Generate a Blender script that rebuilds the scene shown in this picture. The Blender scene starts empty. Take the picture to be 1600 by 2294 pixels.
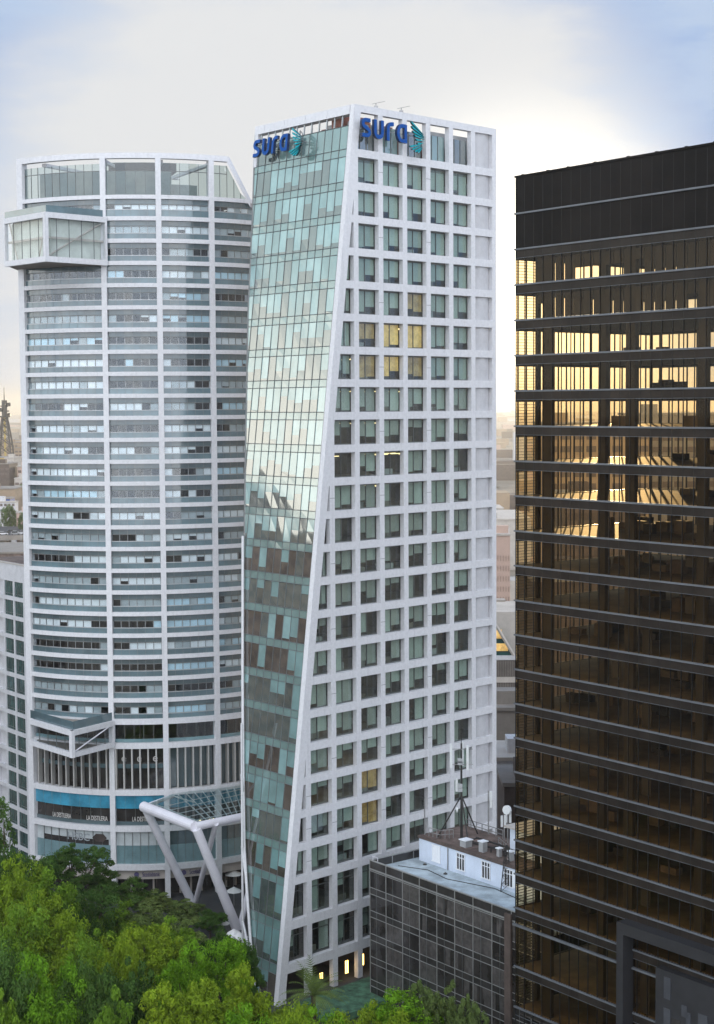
import bpy, math, random
from mathutils import Vector as V
random.seed(7)
PI = math.pi
scene = bpy.context.scene
COL = scene.collection

# ------------------------------------------------------------------ camera
CAM_H, FPX = 72.0, 3600.0
CR = V((0.99998178, -0.00039768, -0.00602286))
CU = V((0.00603598, 0.065883, 0.9978091))
CF = V((0.0, 0.99782728, -0.06588419))
from mathutils import Matrix
cam = bpy.data.cameras.new('camera'); camo = bpy.data.objects.new('camera', cam); COL.objects.link(camo)
camo.matrix_world = Matrix(((CR.x, CU.x, -CF.x, 0), (CR.y, CU.y, -CF.y, 0), (CR.z, CU.z, -CF.z, CAM_H), (0, 0, 0, 1)))
cam.sensor_fit = 'VERTICAL'; cam.sensor_height = 36.0; cam.lens = 36.0 * FPX / 2294.0
cam.clip_start = 1.0; cam.clip_end = 30000.0
scene.camera = camo

def ray(px, py): return CR * ((px - 800) / FPX) - CU * ((py - 1147) / FPX) + CF
def at_y(px, py, y):
    d = ray(px, py); p = d * (y / d.y); return V((p.x, p.y, p.z + CAM_H))
def at_z(px, py, z):
    d = ray(px, py); p = d * ((z - CAM_H) / d.z); return V((p.x, p.y, z))

# ------------------------------------------------------------------ light
SUN_EL, SUN_AZ = math.radians(2.2), math.radians(9.0)     # behind the towers, just right of the view axis
scene.view_settings.view_transform = 'Standard'; scene.view_settings.look = 'None'
scene.view_settings.exposure = 0.0; scene.view_settings.gamma = 1.0
sun = bpy.data.lights.new('sun', 'SUN'); sun.energy = 2.4; sun.angle = math.radians(0.6); sun.color = (1.0, 0.84, 0.6)
suno = bpy.data.objects.new('sun', sun); COL.objects.link(suno)
sdir = V((math.sin(SUN_AZ) * math.cos(SUN_EL), math.cos(SUN_AZ) * math.cos(SUN_EL), math.sin(SUN_EL)))
suno.rotation_euler = sdir.to_track_quat('Z', 'Y').to_euler()

class NT:
    """small helper for node trees"""
    def __init__(s, tree): s.t = tree; s.n = tree.nodes; s.l = tree.links
    def new(s, typ, **kw):
        n = s.n.new(typ)
        for k, v in kw.items(): setattr(n, k, v)
        return n
    def put(s, sock, v):
        if isinstance(v, bpy.types.NodeSocket): s.l.new(v, sock)
        elif v is not None:
            try: sock.default_value = v
            except Exception: sock.default_value = (v[0], v[1], v[2], 1) if hasattr(v, '__len__') else v
    def math(s, op, a, b=None, c=None, clamp=False):
        n = s.new('ShaderNodeMath', operation=op, use_clamp=clamp)
        for i, v in enumerate((a, b, c)): s.put(n.inputs[i], v)
        return n.outputs[0]
    def mix(s, f, a, b, mode='MIX'):
        n = s.new('ShaderNodeMix', data_type='RGBA', blend_type=mode); n.clamp_factor = True
        s.put(n.inputs[0], f); s.put(n.inputs[6], a); s.put(n.inputs[7], b)
        return n.outputs[2]
    def ramp(s, x, a, b, smooth=True):
        n = s.new('ShaderNodeMapRange', interpolation_type='SMOOTHSTEP' if smooth else 'LINEAR')
        s.put(n.inputs[0], x); s.put(n.inputs[1], a); s.put(n.inputs[2], b)
        return n.outputs[0]
    def noise(s, vec, scale, detail=3.0, rough=0.5):
        n = s.new('ShaderNodeTexNoise')
        if vec is not None: s.put(n.inputs['Vector'], vec)
        s.put(n.inputs['Scale'], scale); s.put(n.inputs['Detail'], detail); s.put(n.inputs['Roughness'], rough)
        return n.outputs['Fac']

world = bpy.data.worlds.new('World'); scene.world = world; world.use_nodes = True
w = NT(world.node_tree); w.n.clear()
geo = w.new('ShaderNodeTexCoord').outputs['Generated']
nrm = w.new('ShaderNodeVectorMath', operation='NORMALIZE'); w.put(nrm.inputs[0], geo); D = nrm.outputs[0]
sep = w.new('ShaderNodeSeparateXYZ'); w.put(sep.inputs[0], D); dx, dy, dz = sep.outputs
def dotv(v):
    n = w.new('ShaderNodeVectorMath', operation='DOT_PRODUCT'); w.put(n.inputs[0], D); n.inputs[1].default_value = v
    return n.outputs['Value']
sky = w.new('ShaderNodeTexSky', sky_type='NISHITA'); sky.sun_disc = False
sky.sun_elevation = SUN_EL; sky.sun_rotation = SUN_AZ; sky.air_density = 1.0; sky.dust_density = 2.0
# thin bright cloud veil: white round the glow, opening to pale blue away from it
gl = V((-0.02, math.cos(math.radians(4)), math.sin(math.radians(4)))).normalized()
ang = w.math('ARCCOSINE', w.math('MINIMUM', dotv(gl), 0.99999))
mp = w.new('ShaderNodeMapping'); w.put(mp.inputs['Vector'], D); mp.inputs['Scale'].default_value = (1.0, 1.0, 3.2); mp.inputs['Rotation'].default_value = (0, 0.5, 0)
cl = w.noise(mp.outputs[0], 7.0, 6.0, 0.55)
edge = w.math('ADD', ang, w.math('MULTIPLY', w.math('SUBTRACT', cl, 0.5), 0.20))
veil = w.ramp(edge, 0.285, 0.17)
hi = w.mix(w.ramp(cl, 0.38, 0.64), (0.22, 0.40, 0.76, 1), (0.50, 0.63, 0.84, 1))
front = w.mix(veil, hi, (0.81, 0.825, 0.84, 1))
# low warm haze along the horizon, strongest under the sun
glow = V((math.sin(math.radians(6)), math.cos(math.radians(6)), math.tan(math.radians(3.0)))).normalized()      # brightest part of the veil
suna = w.math('ARCCOSINE', w.math('MINIMUM', dotv(glow), 0.99999))
low = w.ramp(dz, 0.022, -0.016)
warmth = w.mix(w.ramp(suna, 0.9, 0.1), (0.85, 0.80, 0.72, 1), (1.15, 0.86, 0.36, 1))
front = w.mix(low, front, warmth)
core = w.math('POWER', w.ramp(suna, 0.19, 0.0), 2.0)
front = w.mix(core, front, (3.2, 3.0, 2.5, 1))
# the open sky behind the camera, brightened as added fill for the backlit fronts
rear = w.mix(w.ramp(cl, 0.4, 0.65), (1.9, 2.1, 2.4, 1), (2.7, 2.75, 2.85, 1))
# low sky to the left, added brighter for the glass side to mirror; blue above
side = w.mix(w.ramp(dz, 0.42, 0.26), (0.42, 0.60, 0.78, 1), (0.80, 1.0, 1.02, 1))
side = w.mix(w.ramp(dz, 0.27, 0.12), side, (2.6, 2.55, 2.25, 1))
front = w.mix(w.ramp(dx, -0.45, -0.85), front, side)
backf = w.ramp(dy, 0.12, -0.45)
colr = w.mix(backf, front, rear)
# below the horizon the ground fills in
bg1 = w.new('ShaderNodeBackground'); w.put(bg1.inputs[0], sky.outputs[0]); bg1.inputs[1].default_value = 0.05
bg2 = w.new('ShaderNodeBackground'); w.put(bg2.inputs[0], colr); bg2.inputs[1].default_value = 1.0
ad = w.new('ShaderNodeMixShader'); ad.inputs[0].default_value = 0.97; w.l.new(bg1.outputs[0], ad.inputs[1]); w.l.new(bg2.outputs[0], ad.inputs[2])
wo = w.new('ShaderNodeOutputWorld'); w.l.new(ad.outputs[0], wo.inputs[0])
scene.cycles.max_bounces = 8; scene.cycles.transparent_max_bounces = 24
scene.cycles.caustics_reflective = False; scene.cycles.caustics_refractive = False
scene.cycles.sample_clamp_indirect = 6.0

# ------------------------------------------------------------------ materials
def mat(name, col, rough=0.6, metal=0.0, spec=0.4, var=0.12, scale=0.6, streak=0.0, bump=0.0, bscale=2.0, emit=None, objvar=0.0, coat=0.0, ior=1.5):
    m = bpy.data.materials.new(name); m.use_nodes = True; t = NT(m.node_tree)
    b = t.n['Principled BSDF']
    pos = t.new('ShaderNodeTexCoord').outputs['Object']
    c = None
    if var > 0:
        f = t.noise(pos, scale, 5.0, 0.65)
        dark = tuple(x * (1 - var) for x in col) + (1,); lite = tuple(min(1, x * (1 + var * 0.7)) for x in col) + (1,)
        c = t.mix(t.ramp(f, 0.3, 0.7), dark, lite)
    if streak > 0:
        mpn = t.new('ShaderNodeMapping'); t.put(mpn.inputs[0], pos); mpn.inputs['Scale'].default_value = (2.2, 2.2, 0.12)
        f2 = t.ramp(t.noise(mpn.outputs[0], 1.0, 4.0, 0.7), 0.5, 0.8)
        c = t.mix(t.math('MULTIPLY', f2, streak), c if c is not None else tuple(col) + (1,), tuple(x * 0.45 for x in col) + (1,))
    if objvar > 0:
        oi = t.new('ShaderNodeObjectInfo')
        c = t.mix(t.math('MULTIPLY', oi.outputs['Random'], objvar), c if c is not None else tuple(col) + (1,), tuple(x * 0.4 for x in col) + (1,))
    t.put(b.inputs['Base Color'], c if c is not None else tuple(col) + (1,))
    b.inputs['Roughness'].default_value = rough; b.inputs['Metallic'].default_value = metal
    b.inputs['Specular IOR Level'].default_value = spec; b.inputs['Coat Weight'].default_value = coat
    b.inputs['Coat Roughness'].default_value = 0.03; b.inputs['IOR'].default_value = ior
    if emit:
        b.inputs['Emission Color'].default_value = tuple(emit[:3]) + (1,); b.inputs['Emission Strength'].default_value = emit[3]
    if bump > 0:
        bn = t.new('ShaderNodeBump'); bn.inputs['Strength'].default_value = bump; bn.inputs['Distance'].default_value = 0.1
        t.put(bn.inputs['Height'], t.noise(pos, bscale, 3.0)); t.l.new(bn.outputs[0], b.inputs['Normal'])
        if coat: t.l.new(bn.outputs[0], b.inputs['Coat Normal'])
    return m

def glass(name, tint, base=0.05, gain=0.8, rough=0.02, wave=0.0):
    """see-through pane: tinted transparency plus mirror reflection that grows at grazing angles"""
    m = bpy.data.materials.new(name); m.use_nodes = True; t = NT(m.node_tree); t.n.clear()
    tr = t.new('ShaderNodeBsdfTransparent'); tr.inputs[0].default_value = tuple(tint) + (1,)
    g = t.new('ShaderNodeBsdfGlossy'); g.inputs['Roughness'].default_value = rough; g.inputs[0].default_value = (0.95, 0.97, 1, 1)
    if wave:
        bn = t.new('ShaderNodeBump'); bn.inputs['Strength'].default_value = wave; bn.inputs['Distance'].default_value = 0.1
        t.put(bn.inputs['Height'], t.noise(t.new('ShaderNodeTexCoord').outputs['Object'], 0.7, 2.0)); t.l.new(bn.outputs[0], g.inputs['Normal'])
    lw = t.new('ShaderNodeLayerWeight'); lw.inputs['Blend'].default_value = 0.5      # Schlick curve, the same from both sides
    f = t.math('MULTIPLY_ADD', t.math('POWER', lw.outputs['Facing'], 5.0), gain, base + 0.04, clamp=True)
    mx = t.new('ShaderNodeMixShader'); t.l.new(f, mx.inputs[0]); t.l.new(tr.outputs[0], mx.inputs[1]); t.l.new(g.outputs[0], mx.inputs[2])
    o = t.new('ShaderNodeOutputMaterial'); t.l.new(mx.outputs[0], o.inputs[0])
    return m

def leafmat(name, col, tr=0.35):
    m = bpy.data.materials.new(name); m.use_nodes = True; t = NT(m.node_tree); t.n.clear()
    pos = t.new('ShaderNodeTexCoord').outputs['Object']
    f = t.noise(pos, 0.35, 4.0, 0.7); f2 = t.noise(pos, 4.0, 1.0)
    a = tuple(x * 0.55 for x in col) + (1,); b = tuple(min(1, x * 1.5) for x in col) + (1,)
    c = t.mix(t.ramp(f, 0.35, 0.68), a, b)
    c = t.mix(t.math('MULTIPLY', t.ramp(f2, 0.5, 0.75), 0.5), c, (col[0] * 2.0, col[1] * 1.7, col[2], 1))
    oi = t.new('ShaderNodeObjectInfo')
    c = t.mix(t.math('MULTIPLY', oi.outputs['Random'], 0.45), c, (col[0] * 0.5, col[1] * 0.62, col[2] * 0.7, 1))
    d = t.new('ShaderNodeBsdfDiffuse'); t.put(d.inputs[0], c)
    tl = t.new('ShaderNodeBsdfTranslucent'); t.put(tl.inputs[0], c)
    mx = t.new('ShaderNodeMixShader'); mx.inputs[0].default_value = tr; t.l.new(d.outputs[0], mx.inputs[1]); t.l.new(tl.outputs[0], mx.inputs[2])
    o = t.new('ShaderNodeOutputMaterial'); t.l.new(mx.outputs[0], o.inputs[0])
    return m

M = {}
M['white'] = mat('white_concrete', (0.64, 0.64, 0.66), 0.75, var=0.07, scale=2.6, streak=0.26, bump=0.15, bscale=6)
M['white2'] = mat('white_render', (0.56, 0.56, 0.58), 0.7, var=0.10, scale=0.8, streak=0.25)
M['blank'] = mat('grey_infill', (0.50, 0.50, 0.52), 0.8, var=0.08, scale=1.0, streak=0.12)
M['joint'] = mat('dark_joint', (0.16, 0.16, 0.17), 0.8, var=0)  # plain dark colour of the pier joints
M['alu'] = mat('grey_aluminium', (0.16, 0.17, 0.17), 0.45, 0.5, var=0)
M['alu_l'] = mat('light_aluminium', (0.42, 0.44, 0.45), 0.4, 0.6, var=0)
M['win'] = glass('window_glass', (0.86, 0.92, 0.89), 0.03, 0.75)
M['blind2'] = mat('grey_blind', (0.42, 0.43, 0.41), 0.9, var=0.12, scale=0.5, objvar=0.4)
M['blind'] = mat('grey_green_blind', (0.52, 0.56, 0.53), 0.9, var=0.1, scale=0.5, objvar=0.45)
M['blind_glow'] = mat('amber_glow_blind', (0.70, 0.48, 0.18), 0.9, var=0.45, scale=0.9, emit=(1.0, 0.55, 0.14, 0.32))  # self-glowing blind, imitates amber light on the panes
M['blind_glow_dim'] = mat('dim_amber_glow_blind', (0.42, 0.29, 0.13), 0.9, var=0.5, scale=0.9, emit=(1.0, 0.5, 0.14, 0.10))  # weaker self-glow imitating amber reflections in the windows
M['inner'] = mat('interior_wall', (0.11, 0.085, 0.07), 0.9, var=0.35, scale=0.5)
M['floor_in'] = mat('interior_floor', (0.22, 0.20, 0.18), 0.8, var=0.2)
# left glass face of the slanted tower
M['cw_dark'] = mat('curtain_glass_dark', (0.085, 0.11, 0.105), 0.05, spec=1.0, var=0.35, scale=0.4, ior=2.3, bump=0.03, bscale=0.5)
M['cw_blind'] = mat('curtain_glass_blind', (0.17, 0.30, 0.30), 0.1, spec=0.9, var=0.18, scale=0.3, ior=2.3, bump=0.03, bscale=0.5)
M['cw_blind2'] = mat('curtain_glass_pale_blind', (0.24, 0.40, 0.40), 0.1, spec=0.9, var=0.18, scale=0.3, ior=2.3, bump=0.03, bscale=0.5)
M['cw_brown_refl'] = mat('curtain_glass_brown_reflection', (0.080, 0.070, 0.062), 0.05, spec=1.0, var=0.5, scale=0.25, ior=2.0, bump=0.05, bscale=0.6)  # brown pane colour imitates the city reflected in the lower rows
M['cw_sp'] = mat('curtain_spandrel', (0.15, 0.25, 0.24), 0.1, spec=0.9, var=0.15, scale=0.3, ior=2.3, bump=0.03, bscale=0.5)
# curved tower
M['ct_up'] = mat('transom_glass', (0.105, 0.15, 0.165), 0.10, spec=0.9, var=0.25, scale=0.25, objvar=0.5, coat=0.5, bump=0.03, bscale=0.6)
M['ct_lo'] = mat('spandrel_glass', (0.125, 0.195, 0.22), 0.10, spec=0.9, var=0.3, scale=0.2, objvar=0.5, coat=0.5, bump=0.03, bscale=0.6)
M['ct_blind'] = mat('white_roller_blind', (0.93, 0.96, 0.98), 0.9, var=0.2, scale=0.25)
M['ct_blind3'] = mat('blue_roller_blind', (0.60, 0.79, 0.88), 0.9, var=0.15, scale=0.25)
M['ct_blind2'] = mat('grey_roller_blind', (0.45, 0.49, 0.50), 0.9, var=0.2, scale=0.25)
M['ct_glass'] = glass('clear_glass', (0.93, 0.96, 0.97), 0.02, 0.7)
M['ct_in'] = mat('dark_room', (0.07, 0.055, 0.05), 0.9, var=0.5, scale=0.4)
M['ct_crown'] = glass('crown_glass', (0.54, 0.62, 0.60), 0.05, 0.6)
M['crownback'] = mat('crown_screen', (0.30, 0.335, 0.325), 0.6, var=0.15)
M['boxback'] = mat('pale_box_curtain', (0.60, 0.63, 0.58), 0.9, var=0.15, scale=0.4)
M['blue'] = mat('blue_glass_band', (0.05, 0.28, 0.42), 0.15, spec=0.8, var=0.35, scale=0.35, coat=0.5)
M['dkglass'] = mat('dark_shop_glass', (0.035, 0.032, 0.032), 0.08, spec=0.8, var=0.4, scale=0.5)
M['fin'] = mat('metal_fin', (0.50, 0.49, 0.47), 0.45, 0.3, var=0.1)
M['tealglass'] = mat('teal_glass', (0.16, 0.26, 0.28), 0.12, spec=0.8, var=0.2, scale=0.3, coat=0.4)
M['tube'] = mat('white_painted_steel', (0.70, 0.69, 0.74), 0.4, var=0.05, coat=0.2)
M['canopy'] = glass('canopy_glass', (0.60, 0.72, 0.70), 0.03, 0.8)
# black tower
M['bk_panel'] = mat('black_panel', (0.012, 0.010, 0.009), 0.5, spec=0.06, var=0.35, scale=0.12, streak=0.3)
M['bk_sp'] = mat('black_spandrel', (0.028, 0.023, 0.020), 0.3, spec=0.08, var=0.3, scale=0.3)
M['bk_ledge'] = mat('grey_ledge', (0.13, 0.14, 0.155), 0.5, 0.2, var=0.15)
M['bk_mull'] = mat('black_mullion', (0.018, 0.017, 0.016), 0.4, 0.4, var=0)
M['bk_glass'] = glass('bronze_glass', (0.80, 0.65, 0.43), -0.027, 0.10)
M['bk_glass2'] = glass('rear_bronze_glass', (1.0, 0.93, 0.78), -0.02, 0.1)
M['bk_floor'] = mat('office_floor', (0.11, 0.085, 0.058), 0.6, var=0.4, scale=0.5)
M['bk_ceil'] = mat('office_ceiling', (0.06, 0.054, 0.048), 0.9, var=0.2)
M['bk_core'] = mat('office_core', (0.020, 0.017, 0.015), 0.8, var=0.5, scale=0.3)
M['bk_blind'] = mat('brown_blind', (0.030, 0.027, 0.026), 0.9, var=0.4, scale=0.2)
M['portal'] = mat('charcoal_stone', (0.022, 0.022, 0.025), 0.6, var=0.2)
M['portal_l'] = mat('grey_stone_panel', (0.05, 0.053, 0.062), 0.6, var=0.2)
# small glass block
M['sb_glass'] = mat('smoked_glass', (0.032, 0.029, 0.028), 0.1, spec=0.5, var=0.5, scale=0.35, coat=0.25, bump=0.02, bscale=0.4)
M['sb_glass2'] = mat('smoked_glass_curtain', (0.085, 0.078, 0.075), 0.14, spec=0.6, var=0.4, scale=1.5, coat=0.2)
M['sb_sp'] = mat('smoked_spandrel', (0.04, 0.038, 0.037), 0.12, spec=0.6, var=0.3)
M['sb_mull'] = mat('pale_mullion', (0.36, 0.36, 0.35), 0.4, 0.4, var=0.1)
M['deck'] = mat('pale_blue_roof', (0.42, 0.49, 0.53), 0.9, var=0.32, scale=0.5, bump=0.2, bscale=4)
M['pent'] = mat('pale_blue_render', (0.62, 0.69, 0.80), 0.85, var=0.06, scale=0.6, streak=0.12)
M['brown'] = mat('brown_fascia', (0.10, 0.075, 0.065), 0.8, var=0.25)
M['roofbrown'] = mat('brown_roofing', (0.15, 0.11, 0.095), 0.95, var=0.4, scale=0.8)
M['pframe'] = mat('white_window_frame', (0.8, 0.82, 0.85), 0.5, var=0)
M['dark'] = mat('dark_steel', (0.045, 0.043, 0.042), 0.5, 0.4, var=0.2)
M['steel'] = mat('galvanised_steel', (0.30, 0.30, 0.30), 0.5, 0.5, var=0.2)
M['antw'] = mat('white_antenna', (0.7, 0.72, 0.72), 0.5, var=0.05)
M['redbrown'] = mat('rust_red_duct', (0.22, 0.085, 0.06), 0.7, var=0.2)
M['machine'] = mat('grey_machine', (0.38, 0.39, 0.40), 0.6, var=0.15)
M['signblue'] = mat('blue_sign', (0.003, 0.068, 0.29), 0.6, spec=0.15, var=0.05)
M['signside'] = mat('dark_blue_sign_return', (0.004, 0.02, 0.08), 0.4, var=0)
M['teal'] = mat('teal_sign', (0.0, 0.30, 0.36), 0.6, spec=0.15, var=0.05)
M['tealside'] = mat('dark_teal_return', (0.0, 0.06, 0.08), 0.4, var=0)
M['letter'] = mat('pale_lettering', (0.6, 0.58, 0.55), 0.5, var=0)
M['letterblue'] = mat('slate_lettering', (0.10, 0.09, 0.20), 0.5, var=0)
M['greylet'] = mat('grey_lettering', (0.30, 0.33, 0.35), 0.5, var=0)
M['lowglass'] = mat('green_window', (0.03, 0.075, 0.07), 0.1, spec=0.7, var=0.4, scale=0.4)
M['lamp'] = mat('warm_lamp', (1, 0.8, 0.4), 0.5, var=0, emit=(1.0, 0.62, 0.16, 6.0))
M['lampw'] = mat('white_lamp', (1, 0.9, 0.7), 0.5, var=0, emit=(1.0, 0.72, 0.36, 3.0))
M['pave'] = mat('grey_paving', (0.05, 0.05, 0.053), 0.85, var=0.25, scale=0.3)
M['planter'] = mat('green_lawn_strip', (0.06, 0.14, 0.085), 0.9, var=0.6, scale=0.9)
M['asphalt'] = mat('asphalt', (0.06, 0.06, 0.062), 0.9, var=0.2, scale=0.2)
M['conc'] = mat('grey_concrete', (0.25, 0.225, 0.20), 0.85, var=0.15, scale=0.3, streak=0.2)
M['concl'] = mat('pale_concrete', (0.46, 0.42, 0.38), 0.85, var=0.12, scale=0.3, streak=0.15)
M['pink'] = mat('pink_render', (0.50, 0.36, 0.30), 0.9, var=0.08, scale=0.1)
M['tan'] = mat('tan_render', (0.34, 0.25, 0.17), 0.9, var=0.12, scale=0.1)
M['ochre'] = mat('ochre_render', (0.55, 0.40, 0.12), 0.9, var=0.1, scale=0.1)
M['farwin'] = mat('far_window', (0.12, 0.09, 0.08), 0.3, var=0.2)
M['bark'] = mat('bark', (0.075, 0.055, 0.04), 0.95, var=0.3, scale=3)
M['paintw'] = mat('white_car_paint', (0.75, 0.75, 0.76), 0.25, var=0, coat=0.6)
M['paintg'] = mat('silver_car_paint', (0.42, 0.43, 0.45), 0.25, 0.4, var=0, coat=0.6)
M['paintd'] = mat('dark_car_paint', (0.04, 0.045, 0.06), 0.25, var=0, coat=0.6)
M['tyre'] = mat('rubber', (0.02, 0.02, 0.02), 0.8, var=0)
M['carglass'] = mat('car_glass', (0.03, 0.035, 0.04), 0.08, spec=0.8, var=0)
M['cloth'] = mat('white_parasol', (0.72, 0.71, 0.70), 0.9, var=0.05)

# ------------------------------------------------------------------ mesh helpers
class MB:
    def __init__(s): s.v = []; s.f = []; s.m = []; s.mats = []
    def mi(s, m):
        if m not in s.mats: s.mats.append(m)
        return s.mats.index(m)
    def face(s, pts, m):
        i = len(s.v); s.v += [tuple(p) for p in pts]; s.f.append(tuple(range(i, i + len(pts)))); s.m.append(s.mi(m))
    def prism(s, pts, off, m, side=None):
        """closed solid: polygon pts swept by off"""
        k = len(pts); i = len(s.v); off = V(off)
        s.v += [tuple(p) for p in pts] + [tuple(V(p) + off) for p in pts]
        a = s.mi(m); b = s.mi(side) if side else a
        s.f.append(tuple(range(i, i + k))); s.m.append(a)
        s.f.append(tuple(range(i + 2 * k - 1, i + k - 1, -1))); s.m.append(b)
        for j in range(k):
            q = (j + 1) % k; s.f.append((i + j, i + k + j, i + k + q, i + q)); s.m.append(b)
    def box(s, x0, x1, y0, y1, z0, z1, m):
        s.prism([V((x0, y0, z0)), V((x1, y0, z0)), V((x1, y1, z0)), V((x0, y1, z0))], (0, 0, z1 - z0), m)
    def tube(s, p, q, r, m, n=8, r2=None, cap=True):
        p, q = V(p), V(q); r2 = r if r2 is None else r2; d = (q - p).normalized()
        a = d.cross(V((0, 0, 1)) if abs(d.z) < 0.95 else V((1, 0, 0))).normalized(); b = d.cross(a)
        i = len(s.v); k = s.mi(m)
        for c, rr in ((p, r), (q, r2)):
            for j in range(n):
                t = 2 * PI * j / n; s.v.append(tuple(c + a * (rr * math.cos(t)) + b * (rr * math.sin(t))))
        for j in range(n):
            t = (j + 1) % n; s.f.append((i + j, i + t, i + n + t, i + n + j)); s.m.append(k)
        if cap:
            s.f.append(tuple(range(i + n - 1, i - 1, -1))); s.m.append(k); s.f.append(tuple(range(i + n, i + 2 * n))); s.m.append(k)
    def path(s, pts, r, m, n=6):
        for a, b in zip(pts, pts[1:]): s.tube(a, b, r, m, n)
    def build(s, name, parent=None, smooth=False, fix=True):
        me = bpy.data.meshes.new(name); me.from_pydata(s.v, [], s.f)
        for m in s.mats: me.materials.append(M[m] if isinstance(m, str) else m)
        me.polygons.foreach_set('material_index', s.m)
        if smooth: me.polygons.foreach_set('use_smooth', [True] * len(s.f))
        me.update()
        if fix:
            import bmesh
            bm = bmesh.new(); bm.from_mesh(me); bmesh.ops.recalc_face_normals(bm, faces=bm.faces); bm.to_mesh(me); bm.free()
        o = bpy.data.objects.new(name, me); COL.objects.link(o)
        if parent:
            o.parent = parent; o.matrix_parent_inverse = Matrix.Translation(-parent.location) if False else Matrix()
            o.location = -parent.location if parent.type == 'EMPTY' and parent.parent is None else (0, 0, 0)
        return o

class FR:
    """facade frame: s along the wall, z up, d out of the wall"""
    def __init__(f, o, s, d, k=1.0): f.o = V(o); f.s = V(s).normalized(); f.d = V(d).normalized(); f.k = k
    def p(f, s, z, d=0.0): return f.o + f.s * (s * f.k) + f.d * (d * f.k) + V((0, 0, CAM_H + (z - CAM_H) * f.k))
    def box(f, mb, s0, s1, z0, z1, d0, d1, m):
        mb.prism([f.p(s0, z0, d0), f.p(s1, z0, d0), f.p(s1, z1, d0), f.p(s0, z1, d0)], f.d * ((d1 - d0) * f.k), m)
    def poly(f, mb, pts, d0, d1, m):
        mb.prism([f.p(a, b, d0) for a, b in pts], f.d * ((d1 - d0) * f.k), m)
    def quad(f, mb, s0, s1, z0, z1, d, m):
        mb.face([f.p(s0, z0, d), f.p(s1, z0, d), f.p(s1, z1, d), f.p(s0, z1, d)], m)

def tag(o, label, cat, group=None, kind=None):
    if label: o['label'] = label
    if cat: o['category'] = cat
    if group: o['group'] = group
    if kind: o['kind'] = kind
    return o
def empty(name, loc, label, cat, group=None):
    o = bpy.data.objects.new(name, None); COL.objects.link(o); o.location = V(loc); o.empty_display_size = 1.0
    return tag(o, label, cat, group)
def struct(o): o['kind'] = 'structure'; return o
def link_copy(o, parent=None):
    c = o.copy(); COL.objects.link(c)
    if parent: c.parent = parent
    return c
def copy_tree(o, loc, rotz, sc, label, group=None):
    r = link_copy(o); r.location = V(loc); r.rotation_euler = (0, 0, rotz); r.scale = (sc, sc, sc) if not hasattr(sc, '__len__') else sc
    r['label'] = label
    if group: r['group'] = group
    for ch in o.children:
        c = link_copy(ch, r)
        for g in ch.children: link_copy(g, c)
    return r
def clip(poly, fn):
    """keep the part of a 2-D polygon where fn(point) >= 0"""
    out = []
    for a, b in zip(poly, poly[1:] + poly[:1]):
        fa, fb = fn(a), fn(b)
        if fa >= 0: out.append(a)
        if (fa >= 0) != (fb >= 0):
            t = fa / (fa - fb); out.append((a[0] + (b[0] - a[0]) * t, a[1] + (b[1] - a[1]) * t))
    return out if len(out) >= 3 else []
def area(poly): return abs(sum(a[0] * b[1] - b[0] * a[1] for a, b in zip(poly, poly[1:] + poly[:1]))) / 2
def rect(a, b, c, d): return [(a, c), (b, c), (b, d), (a, d)]

# ------------------------------------------------------------------ ground and streets
g = MB(); g.face([(-9000, -500, 0), (9000, -500, 0), (9000, 16000, 0), (-9000, 16000, 0)], mat('city_ground', (0.26, 0.22, 0.17), 0.95, var=0.4, scale=0.01))
struct(g.build('ground'))
g = MB(); g.box(-75, 4, 204, 262, -0.5, 2.0, 'pave'); struct(g.build('plaza'))
g = MB(); g.box(-14.5, 60, 186.5, 262, 0.004, 0.15, 'pave'); struct(g.build('pavement'))
g = MB(); g.face([(-110, 90, .02), (90, 90, .02), (90, 203.9, .02), (-110, 203.9, .02)], mat('park_soil', (0.035, 0.045, 0.02), 0.95, var=0.5, scale=0.3)); struct(g.build('park_ground'))

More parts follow.
